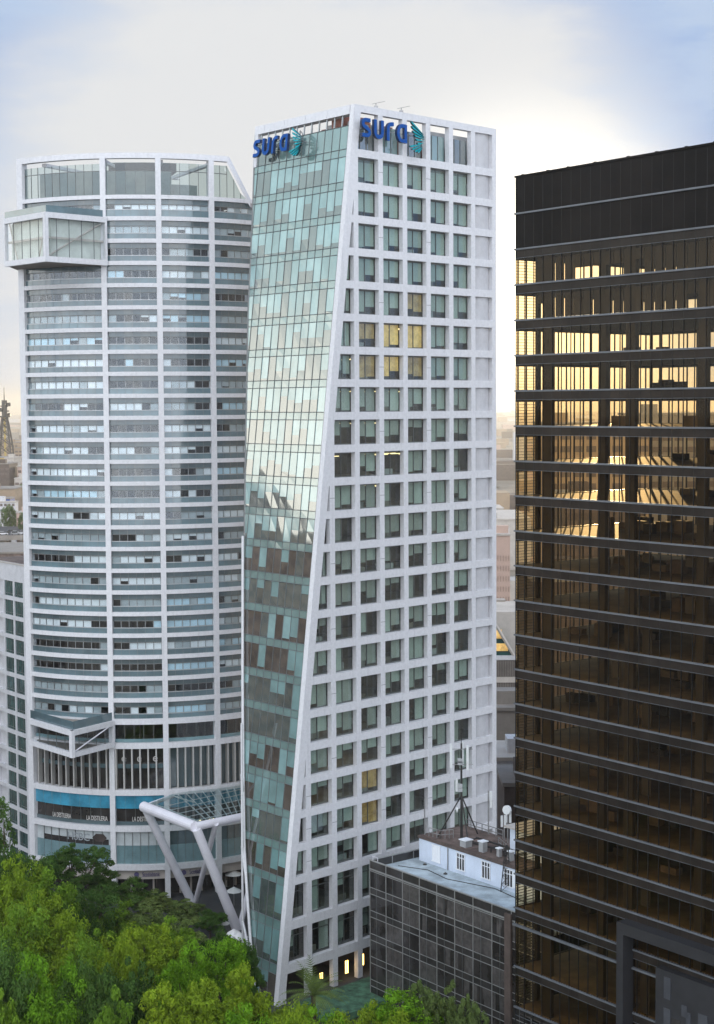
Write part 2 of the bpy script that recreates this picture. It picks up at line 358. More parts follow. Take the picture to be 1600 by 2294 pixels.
# ------------------------------------------------------------------ slanted white grid tower
def slanted_tower():
    A = 0.77602; u = V((math.cos(A), math.sin(A), 0)); n = V((math.sin(A), -math.cos(A), 0))
    O = V((-5.7869, 192.3759, 0)); F = FR(O, u, n)
    T, B = V((0.028, 198.08, 108.6)), V((-9.7745, 188.462, 1.08)); ev = (B - T) / (B.z - T.z)
    def N(z): return T + ev * (z - T.z)
    t = math.radians(129.5); l = V((math.cos(t), math.sin(t), 0))
    def s_edge(z): return (N(z) - O).dot(u)
    nn = ev.cross(l).normalized(); nn = nn if nn.y < 0 else -nn
    WZ = [(0, 4.2), (4.3, 5.58), (11.94, 7.75), (17.14, 9.09), (27.86, 10.97), (38.79, 12.7), (55.5, 15.14), (66.9, 16.59), (84.2, 18.57), (95.9, 19.4), (104.7, 20.2), (108.6, 20.45)]
    def wmax(z):
        for (a, b), (c, d) in zip(WZ, WZ[1:]):
            if z <= c: return b + (d - b) * (z - a) / (c - a)
        return WZ[-1][1]
    def G(w_, z, off=0.0): return N(z) + l * w_ + nn * off
    root = empty('office_tower', N(0), 'tall white office tower with a square concrete grid and a slanting green glass side', 'building')
    b_, pw, SE, CW = 4.3218, 0.8, 34.467, 1.15
    Z1 = 102.318
    tops = [Z1 - 4 * i for i in range(22)] + [14.35, 9.0, 3.75]
    bots = [z - 3.06 for z in tops[:22]] + [10.1, 4.9, 0.0]
    ZR0, ZR1 = 107.75, 108.62
    colr = lambda z: s_edge(z) + CW
    clipf = lambda p: p[0] - colr(p[1])
    fm = MB()
    # slanted corner column
    zs = [0, 50, ZR0]
    p0 = [N(0) + n * 0.0, N(ZR1)]
    def colsec(z): 
        e = N(z); return [e, e + u * CW, e + u * CW - n * 0.7, e + l * 0.75 - nn * 0.25 - n * 0.1, e + l * 0.75 + nn * 0.05]
    a0, a1 = colsec(0), colsec(ZR0)
    i = len(fm.v); fm.v += [tuple(p) for p in a0 + a1]; k = fm.mi('white')
    for j in range(5): fm.f.append((i + j, i + (j + 1) % 5, i + 5 + (j + 1) % 5, i + 5 + j)); fm.m.append(k)
    # rows of beams and piers
    zr = [(Z1 + 0.95, ZR0)] + list(zip(bots, tops))
    beams = [(ZR0, ZR1)] + [(tops[0], Z1 + 0.95)] + [(tops[i + 1], bots[i]) for i in range(24)]
    for (za, zb) in beams:
        po = clip(rect(s_edge(za) - 5 if False else -12, SE, za, zb), (lambda p: p[0] - s_edge(p[1])) if za >= ZR0 else clipf)
        F.poly(fm, po, 0, -0.7, 'white')
    openings = []
    for r, (za, zb) in enumerate(zr):
        for k in range(-1, 9):
            right = k * b_ if k < 8 else SE
            po = clip(rect(right - pw, right, za, zb), clipf)
            if po and area(po) > 0.05: F.poly(fm, po, 0, -0.7, 'white')
        for k in range(-2, 8):
            a, c = k * b_, ((k + 1) * b_ if k < 7 else SE) - pw
            po = clip(rect(a, c, za, zb), clipf)
            if po and area(po) > 0.25: openings.append((r, k, za, zb, po, area(po)))
    # expansion joints in the piers
    jm = MB()
    for r in range(1, 23, 1):
        for k in (0, 1, 3, 5):
            if (r + k) % 2 and k > 0: continue
            z = (zr[r][0] + zr[r][1]) / 2; s1 = k * b_
            if s1 - pw > colr(z) + 0.1: F.box(fm, s1 - pw + 0.003, s1 - 0.003, z, z + 0.05, 0.003, -0.05, 'joint')
    # beam along the roof edge of the glass side
    for k in range(1):
        z0, z1 = 107.5, ZR1
        for a, c in ((0.8, 5.2), (5.25, 9.6), (9.65, 14.0), (14.05, 18.3), (18.35, wmax(ZR1))):
            pts = [G(a, z0, 0.1), G(c, z0, 0.1), G(c, z1, 0.1), G(a, z1, 0.1)]
            fm.prism(pts, -nn * 0.9, 'white')
    # far upright of the crown
    fm.prism([G(wmax(104) - 0.7, 103.2, 0.1), G(wmax(104), 103.2, 0.1), G(wmax(107.5), 107.5, 0.1), G(wmax(107.5) - 0.7, 107.5, 0.1)], -nn * 0.8, 'white')
    fm.build('concrete_frame', root)
    # windows
    ops = sorted([o for o in openings if 1 <= o[0] <= 24 and o[1] < 7], key=lambda o: -o[5] * (1.0 - 0.035 * max(0, o[1])))
    lit = {(6, 3), (6, 4), (7, 3), (7, 2), (5, 4), (7, 4), (6, 2), (20, 2), (21, 2)}  # windows whose blinds glow to imitate amber reflections
    def one(mb, bl, o):
        r, k, za, zb, po, ar = o; gd = -0.74
        s0 = min(p[0] for p in po); s1 = max(p[0] for p in po)
        F.poly(mb, po, gd, gd - 0.04, 'win')
        wd = s1 - s0
        # frame members
        mb2 = mb
        for q in ([0.5] if wd > 2.5 else ([0.55] if wd > 1.4 else [])):
            s = s1 - wd * (1 - q)
            if s > colr(za) + 0.1: F.poly(mb, clip(rect(s - 0.03, s + 0.03, za + 0.11, zb - 0.18), clipf), gd + 0.05, gd - 0.05, 'alu')
        top = clip(rect(s0, s1, zb - 0.18, zb), clipf); bot = clip(rect(s0, s1, za, za + 0.11), clipf)
        for q in (top, bot):
            if q: F.poly(mb, q, gd + 0.06, gd - 0.06, 'alu')
        if wd > 2.5:
            cuts = [s0 + 0.05, s1 - wd * 0.5, s1 - wd * 0.14 if False else s1 - 0.05]
        else: cuts = [s0 + 0.05, s1 - 0.05]
        base = random.choice([1.0, 0.95, 0.9, 0.9] if r < 9 else [1.0, 0.95, 0.9, 0.8, 0.7, 0.5])
        for a, c in zip(cuts, cuts[1:]):
            ln = min(1.0, max(0.12, base + random.uniform(-0.28, 0.15)))
            if random.random() < (0.03 if r < 9 else 0.14): ln = 0.0
            if ln > 0.05:
                q = clip(rect(a + 0.03, c - 0.03, zb - 0.18 - ln * (zb - za - 0.3), zb - 0.18), lambda p: p[0] - colr(p[1]) - 0.05)
                if q: F.poly(bl, q, gd - 0.10, gd - 0.12, ('blind_glow' if (r, k) in ((6, 3), (6, 4), (7, 3)) else 'blind_glow_dim') if (r, k) in lit else ('blind' if r < 8 or random.random() < 0.45 else 'blind2'))
        if zb - za > 3.5:
            q = clip(rect(s0, s1, zb - 1.1, zb - 1.02), clipf)
            if q: F.poly(mb, q, gd + 0.07, gd - 0.07, 'alu')
    rest, restb = MB(), MB()
    for j, o in enumerate(ops):
        if j < 100:
            mb, bl = MB(), MB(); one(mb, bl, o); w_ = mb.build('window', root)
            if bl.f: bl.build('blind', w_)
        else: one(rest, restb, o)
    if rest.f:
        w_ = rest.build('window', root); w_['kind'] = 'stuff'; restb.build('blind', w_)
    # crown: glass panes behind the open top storey on the right-hand face
    for o in openings:
        r, k, za, zb, po, ar = o; cm = MB()
        if r == 0 and k < 7:
            s0 = min(p[0] for p in po); s1 = max(p[0] for p in po)
            F.poly(cm, rect(s0, s1, za, za + 3.3), -0.9, -0.95, 'cw_sp' if k % 2 else 'cw_dark')
            for q in (0.33, 0.66): F.box(cm, s0 + (s1 - s0) * q - 0.04, s0 + (s1 - s0) * q + 0.04, za, za + 3.3, -0.82, -0.96, 'alu')
        if r == 24:
            F.poly(cm, po, -1.6, -1.65, 'dkglass')
        if cm.f: cm.build('crown_glazing' if r == 0 else 'lobby_glazing', root)
    # blank infill panels of the last bay
    pm = MB()
    for (r, k, za, zb, po, ar) in openings:
        if k == 7:
            s0, s1 = 7 * b_, SE - pw; ns = 10
            pr = [(s0 + (s1 - s0) * i / ns, -0.22 - 0.42 * (2 * i / ns - 1) ** 2) for i in range(ns + 1)]
            for (a, da), (c, dc) in zip(pr, pr[1:]):
                pm.face([F.p(a, za, da), F.p(c, za, dc), F.p(c, zb, dc), F.p(a, zb, da)], 'blank')
    pm.build('infill_panel', root)
    # glass side: rows of vision panels and spandrels, upright joints parallel to the slanting edge
    gm, mm = MB(), MB()
    PWD = 1.53; w0 = 0.78
    rows = []
    for i, (za, zb) in enumerate(zip(bots, tops)):
        rows.append((za, zb, 'v', i))
        up = (Z1 + 0.95) if i == 0 else bots[i - 1]
        rows.append((zb, up, 's', i))
    rows.append((Z1 + 0.95, 106.1, 'c', -1))
    rnd = random.Random(11)
    def pane(w1, w2, z1, z2, m, off=0.0):
        # trim against the upright far edge
        a, b2 = min(w2, wmax(z1)), min(w2, wmax(z2))
        if a <= w1 + 0.02 and b2 <= w1 + 0.02: return
        a, b2 = max(a, w1), max(b2, w1)
        tw = [rnd.uniform(-0.012, 0.012) for _ in range(4)]
        gm.face([G(w1, z1, off + tw[0]), G(a, z1, off + tw[1]), G(b2, z2, off + tw[2]), G(w1, z2, off + tw[3])], m)
    tone = {i: ('cw_dark' if i < 12 else rnd.choice(['cw_brown_refl', 'cw_brown_refl', 'cw_dark'])) for i in range(-1, 26)}  # lower rows take the painted brown reflection
    for (za, zb, kind, i) in rows:
        for k in range(14):
            w1 = w0 + k * PWD; w2 = w1 + PWD
            if w1 >= max(wmax(za), wmax(zb)): break
            if kind == 's': pane(w1, w2, za, zb, 'cw_sp')
            elif kind == 'c': pane(w1, w2, za, zb, 'cw_dark' if k > 8 else 'cw_sp')
            else:
                bm_ = 'cw_blind2' if rnd.random() < (0.5 if i < 12 or i in (16, 21) else 0.15) else 'cw_blind'
                prob = 0.85 if i < 12 else (0.38 if i < 19 else 0.55)
                ln = rnd.choice([0.35, 0.5, 0.62, 0.8, 1.0, 0.9]) if rnd.random() < prob else 0.0
                zc = zb - ln * (zb - za)
                if ln >= 0.99: pane(w1, w2, za, zb, bm_)
                else:
                    dk = tone[i] if rnd.random() < 0.88 else 'cw_dark'
                    if ln == 0: pane(w1, w2, za, zb, dk)
                    else: pane(w1, w2, zc, zb, bm_); pane(w1, w2, za, zc, dk)
    gm.build('glass_wall', root, fix=False)
    def rod(pa, pb, r, m='alu'): mm.tube(pa, pb, r, m, 4, cap=False)
    for (za, zb, kind, i) in rows:
        rod(G(w0, za, 0.03), G(wmax(za), za, 0.03), 0.045)
    rod(G(w0, 106.1, 0.03), G(wmax(106.1), 106.1, 0.03), 0.05)
    for k in range(14):
        w1 = w0 + k * PWD
        zlo = 0.0
        while wmax(zlo) < w1 and zlo < 106: zlo += 0.5
        if zlo < 106: rod(G(w1, zlo, 0.03), G(w1, 106.1, 0.03), 0.042)
    mm.build('mullion_grid', root)
    for k in range(0, 14):
        if w0 + k * PWD < wmax(106): pb = MB(); pb.tube(G(w0 + k * PWD, 106.1, -0.15), G(w0 + k * PWD, 107.5, -0.15), 0.11, 'alu_l', 4); pb.build('crown_post', root)
    # upright blind wall that cuts the glass side off, with a pale trim along its edge
    sw = MB(); zz = [0, 4.3, 11.94, 17.14, 27.86, 38.79, 55.5, 66.9, 84.2, 95.9, 104.7, 107.5]
    cut = [G(wmax(z), z, -0.05) for z in zz]
    bk = V((cut[-1].x, 226.0, 0))
    for a, b2 in zip(cut, cut[1:]):
        sw.face([a, b2, V((b2.x, 226, b2.z)), V((a.x, 226, a.z))], 'white2')
    RB = F.p(SE, 0, -0.7); RB2 = RB + l * 19.0
    for a, b2 in ((RB, RB2), (RB2, V((-14, 226, 0)))):
        sw.face([a, b2, b2 + V((0, 0, 106)), a + V((0, 0, 106))], 'white2')
    sw.build('rear_wall', root, fix=False)
    tm = MB()
    for a, b2 in zip(cut[:7], cut[1:7]): tm.tube(a + V((-0.2, -0.35, 0)), b2 + V((-0.2, -0.35, 0)), 0.2, 'white', 5)
    tm.tube(V((-14.6, 196.6, 0.5)), V((-14.4, 196.2, 33)), 0.16, 'white', 5)
    for z, z2 in ((4, 8.0), (14, 17.5), (24, 26.5)):
        pa = G(wmax(z), z, 0) + V((-0.2, -0.35, 0)); tm.tube(pa, V((-14.55, 196.55, z2)), 0.16, 'white', 5)
    for a, b2 in zip(cut[6:], cut[7:]): tm.tube(a + V((0, -0.05, 0)), b2 + V((0, -0.05, 0)), 0.14, 'alu', 5)
    tm.build('edge_trim', root)
    # floors and core seen through the windows
    im = MB()
    for i in range(0, 24):
        zc = tops[i] - 0.1 if i < 1 else (bots[i - 1] - 0.3)
        s0 = s_edge(zc) + 2.0
        im.prism([F.p(s0, zc - 0.35, -0.8), F.p(SE - 0.5, zc - 0.35, -0.8), F.p(SE - 0.5, zc - 0.35, -9), F.p(s0 + 4, zc - 0.35, -9)], (0, 0, 0.6), 'floor_in')
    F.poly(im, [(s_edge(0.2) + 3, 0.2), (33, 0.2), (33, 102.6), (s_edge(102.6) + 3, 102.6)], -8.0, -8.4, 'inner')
    for k in range(0, 8):
        s = k * b_ - 0.4
        if k % 2 == 0:
            q = clip(rect(s, s + 0.15, 0.2, 101), lambda p: p[0] - s_edge(p[1]) - 3)
            if q: F.poly(im, q, -5, -7.9, 'inner')
    im.build('interior', root)
    # desks and cabinets near the panes
    dm = MB(); rd = random.Random(5)
    for o in ops:
        r, k, za, zb, po, ar = o
        if ar < 6 or rd.random() < 0.35: continue
        s0 = min(p[0] for p in po) + 0.4
        F.box(dm, s0 + rd.uniform(0, 0.6), s0 + rd.uniform(1.4, 2.6), za + 0.05, za + rd.uniform(0.5, 0.95), -1.4, -2.3, rd.choice(['conc', 'machine', 'inner']))
    dm.build('office_furniture', root)['kind'] = 'stuff'
    # warm ceiling strips lit on a few floors
    lt = MB()
    for r, ks in ((6, (1, 4)), (7, (1, 2)), (8, (0, 1, 2, 3, 4)), (9, (1, 2, 3)), (10, (1, 3, 4)), (11, (3,)), (18, (1,)), (19, (0, 1, 2)), (20, (0, 1)), (21, (2,))):
        zt = tops[r - 1]
        for k in ks:
            if k * b_ + .7 < s_edge(zt) + 2.0: continue
            for d in (-2.2, -3.6, -5.0): F.box(lt, k * b_ + .7, k * b_ + 2.9, zt - .55, zt - .47, d, d - .18, 'lampw')
    lt.build('ceiling_light', root)
    # crown machinery
    ro = MB(); 
    ro.face([F.p(s_edge(103) + 0.5, 103.0, -0.8), F.p(SE - .5, 103, -0.8), F.p(SE - .5, 103, -18), F.p(s_edge(103) + 2.2, 103, -18)], 'conc')
    ro.build('roof', root)
    rb = MB(); F.box(rb, 9.5, 13.0, 103, 107.9, -3.2, -5.5, 'redbrown'); F.box(rb, 15.2, 18.0, 103, 107.3, -3.2, -6, 'redbrown'); F.box(rb, 20, 30, 103, 106.4, -4, -8, 'redbrown')
    rb.prism([G(1.2, 105.6, -2.5), G(9.5, 105.6, -2.5), G(9.5, 107.3, -2.5), G(1.2, 107.3, -2.5)], -nn * 1.2, 'redbrown')
    rb.build('duct', root)
    for a, b2, c in ((24, 32, 107.4), (13.2, 15.0, 107.0)): rb = MB(); F.box(rb, a, b2, 103, c, -2.3, -3.0, 'machine'); rb.build('roof_machine', root)
    for a in (2.0, 3.6, 6.0): rb = MB(); rb.prism([G(a, 105.9, -1.6), G(a + 1.1, 105.9, -1.6), G(a + 1.1, 107.3, -1.6), G(a, 107.3, -1.6)], -nn * 0.5, 'machine'); rb.build('roof_machine', root)
    rb = MB()
    for a in (10.0, 12.5, 15.0, 17.5): 
        rb.tube(G(a, 103, -1.4), G(a, 107.4, -1.4), 0.09, 'steel', 5); rb.tube(G(a, 104, -1.4), G(a + 2.2, 107.2, -1.4), 0.07, 'steel', 5)
    rb.build('sign_bracing', root)
    return F, G, s_edge, nn, l, N
SF, SG, S_EDGE, SNN, SL, SN = slanted_tower()

# roof-edge antennas
for i, s in enumerate((12.1, 16.6)):
    mb = MB(); a = SF.p(s, 108.63, -0.3)
    mb.tube(a, a + V((0, 0, 0.6)), 0.06, 'steel', 6); mb.tube(a + V((-0.5, -0.3, 0.45)), a + V((1.1, 0.2, 0.85)), 0.03, 'steel', 5)
    mb.box(a.x - 0.25, a.x + 0.25, a.y - 0.25, a.y + 0.25, a.z + 0.0, a.z + 0.25, 'steel')
    o = mb.build('roof_antenna')
    tag(o, ('small dark antenna on the roof edge above the u of the right-hand blue sign', 'small dark antenna on the roof edge above the last letter of the right-hand sign')[i], 'antenna', 'small antennas on the roof edge of the white tower')

# signs: blue lower-case lettering with a teal wing
def arc(cx, cy, rx, ry, a0, a1, k=9):
    return [(cx + rx * math.cos(math.radians(a0 + (a1 - a0) * i / k)), cy + ry * math.sin(math.radians(a0 + (a1 - a0) * i / k))) for i in range(k + 1)]
STROKES = {   # unit: x-height 1, each letter drawn as centre lines of a heavy stroke
    's': [[(0.62, 0.90), (0.26, 0.90)] + arc(0.26, 0.71, 0.17, 0.19, 90, 225, 6) + [(0.42, 0.45), (0.50, 0.38)] + arc(0.36, 0.27, 0.20, 0.17, 30, -90, 6) + [(0.02, 0.10)]],
    'u': [[(0.10, 1.0), (0.10, 0.36)] + arc(0.36, 0.36, 0.26, 0.26, 180, 270, 6) + arc(0.36, 0.36, 0.26, 0.26, 270, 360, 6) + [(0.62, 1.0)]],
    'r': [[(0.10, 0.0), (0.10, 0.60)] + arc(0.38, 0.60, 0.28, 0.30, 180, 90, 6) + [(0.52, 0.90)]],
    'a': [arc(0.38, 0.42, 0.28, 0.32, 60, 360, 14)[0:0] + [(0.66, 0.90), (0.40, 0.90)] + arc(0.40, 0.50, 0.30, 0.40, 90, 270, 10) + [(0.66, 0.10)], [(0.66, 0.98), (0.66, 0.0)]],
}
def stroke_poly(pts, wd):
    L, R = [], []
    for i, p in enumerate(pts):
        a = pts[max(0, i - 1)]; b = pts[min(len(pts) - 1, i + 1)]
        t = V((b[0] - a[0], b[1] - a[1])).normalized(); nx, ny = -t.y, t.x
        L.append((p[0] + nx * wd / 2, p[1] + ny * wd / 2)); R.append((p[0] - nx * wd / 2, p[1] - ny * wd / 2))
    return L, R
def logo_sign(name, label, toP, depth, dirn):
    root = empty(name, toP(0, 0, 0), label, 'sign', 'blue lettered signs at the top of the white tower')
    x = 0.0
    for j, (ch, adv) in enumerate((('s', 0.88), ('u', 0.94), ('r', 0.76), ('a', 1.0))):
        mb = MB()
        for ki, st in enumerate(STROKES[ch]):
            L, R = stroke_poly(st, 0.2)
            e = 0.004 * ki
            for a, b, c, d in zip(L, L[1:], R[1:], R):
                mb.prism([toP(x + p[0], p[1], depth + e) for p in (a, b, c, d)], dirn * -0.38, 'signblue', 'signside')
        mb.build('letter_' + ch, root); x += adv
    F_ = [((-.02, 1.22), (.92, .62)), ((.03, .96), (.98, .52)), ((.10, .72), (1.02, .44)), ((.22, .52), (1.03, .36)), ((.34, .30), (1.02, .28)), ((.46, .10), (.98, .18)),
          ((-.12, -.12), (.86, .12)), ((.05, -.26), (.84, .06)), ((.26, -.36), (.84, -.02)), ((.48, -.38), (.84, -.10))]
    for tip, bs in F_:
        mb = MB(); tx, ty = tip; bx_, by_ = bs; d = V((bx_ - tx, by_ - ty)); ln = d.length; d.normalize(); nx, ny = -d.y, d.x; k = 0.072
        pts = [(tx, ty - 0.02), (tx + d.x * ln * .12 - nx * k * 0.9, ty + d.y * ln * .12 - ny * k * 0.9), (tx + d.x * ln * .6 - nx * k * .55, ty + d.y * ln * .6 - ny * k * .55), (bx_, by_),
               (tx + d.x * ln * .5 + nx * k * .25, ty + d.y * ln * .5 + ny * k * .25), (tx + nx * k * .5, ty + ny * k * .5)]
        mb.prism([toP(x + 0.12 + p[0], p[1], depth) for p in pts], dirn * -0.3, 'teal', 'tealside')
        mb.build('feather', root)
    fm = MB()
    for q in (0.3, 1.2, 2.0, 2.9, 3.9, 4.3): fm.tube(toP(q, 0.5, depth - 0.39), toP(q, 0.5, -0.1), 0.05, 'steel', 5)
    fm.path([toP(0.1, 0.5, depth - 0.45), toP(4.5, 0.5, depth - 0.45)], 0.05, 'steel', 5)
    fm.path([toP(3.9, 1.1, depth - 0.45), toP(4.55, 0.45, depth - 0.45), toP(4.3, -0.3, depth - 0.45)], 0.06, 'steel', 5)
    fm.build('support_frame', root)
    return root
UX, UZ = 2.36, 2.3
logo_sign('rooftop_sign', 'blue lettered sign with teal wing on the grid side of the white tower', lambda x, y, d: SF.p(8.35 + x * UX, 104.62 + y * UZ, 0.05 + d), 1.0, SF.d)
def PL(x, y, d):
    z = 104.05 + y * 2.2; return SG(18.55 - x * 2.2, z, 0.05 + d)
logo_sign('rooftop_sign', 'blue lettered sign with teal wing on the glass side, left corner of the white tower', PL, 1.4, SNN)

# ------------------------------------------------------------------ curved white tower
LC, LR = V((-31.75, 251.0, 0)), 26.0
def LP(deg, z, dr=0.0):
    t = math.radians(deg); return LC + V(((LR + dr) * math.sin(t), -(LR + dr) * math.cos(t), z))
def arcbox(mb, a0, a1, z0, z1, d0, d1, m, step=2.6):
    n = max(1, int(math.ceil((a1 - a0) / step))); k = mb.mi(m); i = len(mb.v)
    for j in range(n + 1):
        a = a0 + (a1 - a0) * j / n
        mb.v += [tuple(LP(a, z0, d0)), tuple(LP(a, z1, d0)), tuple(LP(a, z1, d1)), tuple(LP(a, z0, d1))]
    for j in range(n):
        p = i + j * 4
        for q in range(4): mb.f.append((p + q, p + (q + 1) % 4, p + 4 + (q + 1) % 4, p + 4 + q)); mb.m.append(k)
    mb.f.append((i, i + 3, i + 2, i + 1)); mb.m.append(k); e = i + n * 4; mb.f.append((e, e + 1, e + 2, e + 3)); mb.m.append(k)
def curved_tower():
    root = empty('curved_tower', V((LC.x, 226, 2.0)), 'tall white tower with a bulging curved front of balcony-like window bands', 'building')
    cols = [-37.3, -7.2, 9.85, 26.6, 43.5]; cw = 0.83
    zs = [98.16] + [98.16 - (98.16 - 27.54) * i / 23 for i in range(1, 24)] + [24.08, 17.34, 12.12, 6.56]
    fm = MB()
    arcbox(fm, -37.3 - 1.7, 32.6, 106.4, 107.16, -0.9, 0, 'white')          # roof beam
    ca = [(c - cw, c + cw) for c in cols]; ca[0] = (-38.9, -36.3)
    for i, (a, b) in enumerate(ca[:4]): arcbox(fm, a, b, 0.5 if i else 0.5, 106.397, -1.0, 0.0, 'white', 3)
    arcbox(fm, ca[4][0], ca[4][1], 0.5, 98.4, -1.0, 0, 'white', 3)
    bays = [(ca[i][1], ca[i + 1][0]) for i in range(4)]
    for (a, b) in bays:
        arcbox(fm, a, b, 100.85, 101.4, -1.0, -0.02, 'white')
        for z in zs: 
            h = 0.29 if z > 28 else 0.40
            arcbox(fm, a, b, z - h, z + h, -1.0, -0.02 if z > 10 else 0.05, 'white')
    # sloping end of the crown
    pa, pb = LP(32.0, 106.9, 0), LP(40.2, 100.9, 0)
    dirn = (pb - pa).normalized(); up = V((0, 0, 1))
    fm.prism([pa + up * 0.25, pb + up * 0.25, pb - up * 0.55, pa - up * 0.75], V((0.25, 0.9, 0)), 'white')
    fm.build('white_frame', root)
    rnd = random.Random(3)
    npan = [10, 6, 6, 6]
    lv = [101.0] + zs[:24]
    # window bands: one window unit per bay and storey
    for i in range(24):
        zt, zb = (100.85 if i == 0 else lv[i] - 0.29), lv[i + 1] + 0.29
        H = zt - zb
        zu, zl = zt - H * 0.29, zb + H * 0.31
        if i == 0: zu, zl = zt - H * .3, zb + H * .4
        for b_, (a, b) in enumerate(bays):
            n = npan[b_]; mb, bl = MB(), MB()
            arcbox(mb, a, b, zu, zt, -0.56, -0.5, 'ct_up'); arcbox(mb, a, b, zb, zl, -0.46, -0.4, 'ct_lo')
            arcbox(mb, a, b, zl, zu, -0.60, -0.57, 'ct_glass')
            run = rnd.random() < 0.5; openmode = 0; darkrow = (i in (2, 3, 4) and b_ == 0) or (i in (6, 7, 8, 12, 13) and b_ in (1, 2)) 
            style = rnd.choice(['ct_blind', 'ct_blind', 'ct_blind', 'ct_blind3', 'ct_blind2']) if i > 4 or b_ > 0 else 'ct_blind2'
            k = 0; state = rnd.random() < (0.75 if darkrow else 0.26)
            for p in range(n):
                a0 = a + (b - a) * p / n; a1 = a + (b - a) * (p + 1) / n
                if rnd.random() < 0.28: state = rnd.random() < (0.72 if darkrow else 0.25)
                arcbox(mb, a0 - 0.06, a0 + 0.06, zl, zu, -0.62, -0.53, 'alu_l', 9)
                arcbox(mb, a0 - 0.04, a0 + 0.04, zu, zt, -0.57, -0.49, 'alu', 9)
                arcbox(mb, a0 - 0.04, a0 + 0.04, zb, zl, -0.47, -0.39, 'alu', 9)
                if not state or i > 22 and rnd.random() < .3:
                    drop = 1.0 if rnd.random() < 0.9 else rnd.uniform(0.3, 0.8)
                    arcbox(bl, a0 + 0.15, a1 - 0.12, zu - drop * (zu - zl), zu, -0.68, -0.65, style if rnd.random() < 0.85 else 'ct_blind2', 9)
            arcbox(mb, a, b, zu - 0.05, zu + 0.05, -0.6, -0.47, 'alu', 4); arcbox(mb, a, b, zl - 0.05, zl + 0.05, -0.6, -0.36, 'alu_l', 4)
            o = mb.build('window', root)
            if bl.f: bl.build('blind', o)
    # rooms behind
    im = MB()
    for z in [100.9] + zs: arcbox(im, -36, 43, z - 0.25, z + 0.1, -7.5, -1.02, 'floor_in', 4)
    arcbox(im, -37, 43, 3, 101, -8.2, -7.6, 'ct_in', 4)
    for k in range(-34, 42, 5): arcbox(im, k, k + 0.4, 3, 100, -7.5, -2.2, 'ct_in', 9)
    im.build('interior', root)
    # crown storey
    cm, cf = MB(), MB()
    for b_, (a, b) in enumerate(bays):
        n = [10, 5, 5, 6][b_]
        for p in range(n):
            a0 = a + (b - a) * p / n; a1 = a + (b - a) * (p + 1) / n
            zt0 = zt1 = 105.9 - (0.15 if b_ == 0 else 0)
            if b_ == 3:
                f = lambda q: min(105.9, 106.3 - (q - 32.0) / 8.2 * 6.0)
                zt0, zt1 = f(a0), f(a1)
                if zt0 < 101.5: continue
                zt1 = max(zt1, 101.42)
            cm.face([LP(a0, 101.4, -0.6), LP(a1, 101.4, -0.6), LP(a1, zt1, -0.6), LP(a0, zt0, -0.6)], 'ct_crown')
            arcbox(cf, a0 - 0.05, a0 + 0.05, 101.4, zt0, -0.66, -0.55, 'alu', 9)
            if zt1 > 105: arcbox(cf, a0, a1, 104.7, 104.8, -0.66, -0.55, 'alu', 9)
    cm.build('crown_glass', root, fix=False); cf.build('crown_mullion', root)
    km = MB(); arcbox(km, -36, 15, 101.4, 105.2, -3.6, -3.3, 'crownback'); arcbox(km, 15, 30, 101.4, 104.0, -8.6, -8.3, 'crownback')
    km.build('crown_screen', root)
    km = MB(); arcbox(km, -9, 18, 105.3, 106.6, -12, -5.5, 'dark'); arcbox(km, -30, 36, 106.0, 106.5, -17.5, -16.8, 'white2'); 
    for a in (-30, -8, 10, 27): arcbox(km, a, a + 1.6, 105.9, 106.35, -17, -1.2, 'white2', 3)
    km.build('roof_structure', root)
    rm = MB(); arcbox(rm, -38, 43, 100.7, 100.84, -20, -1.02, 'conc', 5); rm.build('roof', root)
    # back of the building
    bk = MB(); L0, R0 = LP(-38.5, 0, -1.1), LP(43.5, 0, -1.1)
    for a, b in ((L0, L0 + V((2, 24, 0))), (L0 + V((2, 24, 0)), R0 + V((-2, 24, 0))), (R0 + V((-2, 24, 0)), R0)):
        bk.prism([a, b, b + V((0, 0, 98)), a + V((0, 0, 98))], V((0.001, 0.25, 0)), 'white2')
    bk.build('rear_wall', root)
    # lower storeys
    lo = MB()
    for b_, (a, b) in enumerate(bays):
        arcbox(lo, a, b, 24.5, 27.12, -0.7, -0.65, 'ct_glass'); 
        arcbox(lo, a, b, 24.5, 25.0, -0.62, -0.58, 'tealglass')
        for p in range(1, 5): arcbox(lo, a + (b - a) * p / 5 - 0.06, a + (b - a) * p / 5 + 0.06, 24.5, 27.12, -0.72, -0.6, 'alu', 9)
    lo.build('restaurant_glazing', root)
    lo = MB(); 
    for b_, (a, b) in enumerate(bays): 
        arcbox(lo, a, b, 17.76, 23.66, -1.3, -1.25, 'dkglass' if b_ < 2 else 'ct_up'); 
        if b_ < 2: arcbox(lo, a, b, 20.7, 21.3, -1.2, -0.9, 'ct_lo')
    lo.build('shop_glazing', root)
    for b_, (a, b) in enumerate(bays):
        n = [10, 6, 6, 6][b_]
        for p in range(n):
            aa = a + (b - a) * (p + (0.6 if b_ == 0 else 0.12)) / n
            fn = MB(); arcbox(fn, aa - 0.22, aa + 0.22, 17.76, 23.66, -1.0, -0.25, 'fin', 9); fn.build('sun_fin', root)
    lo = MB()
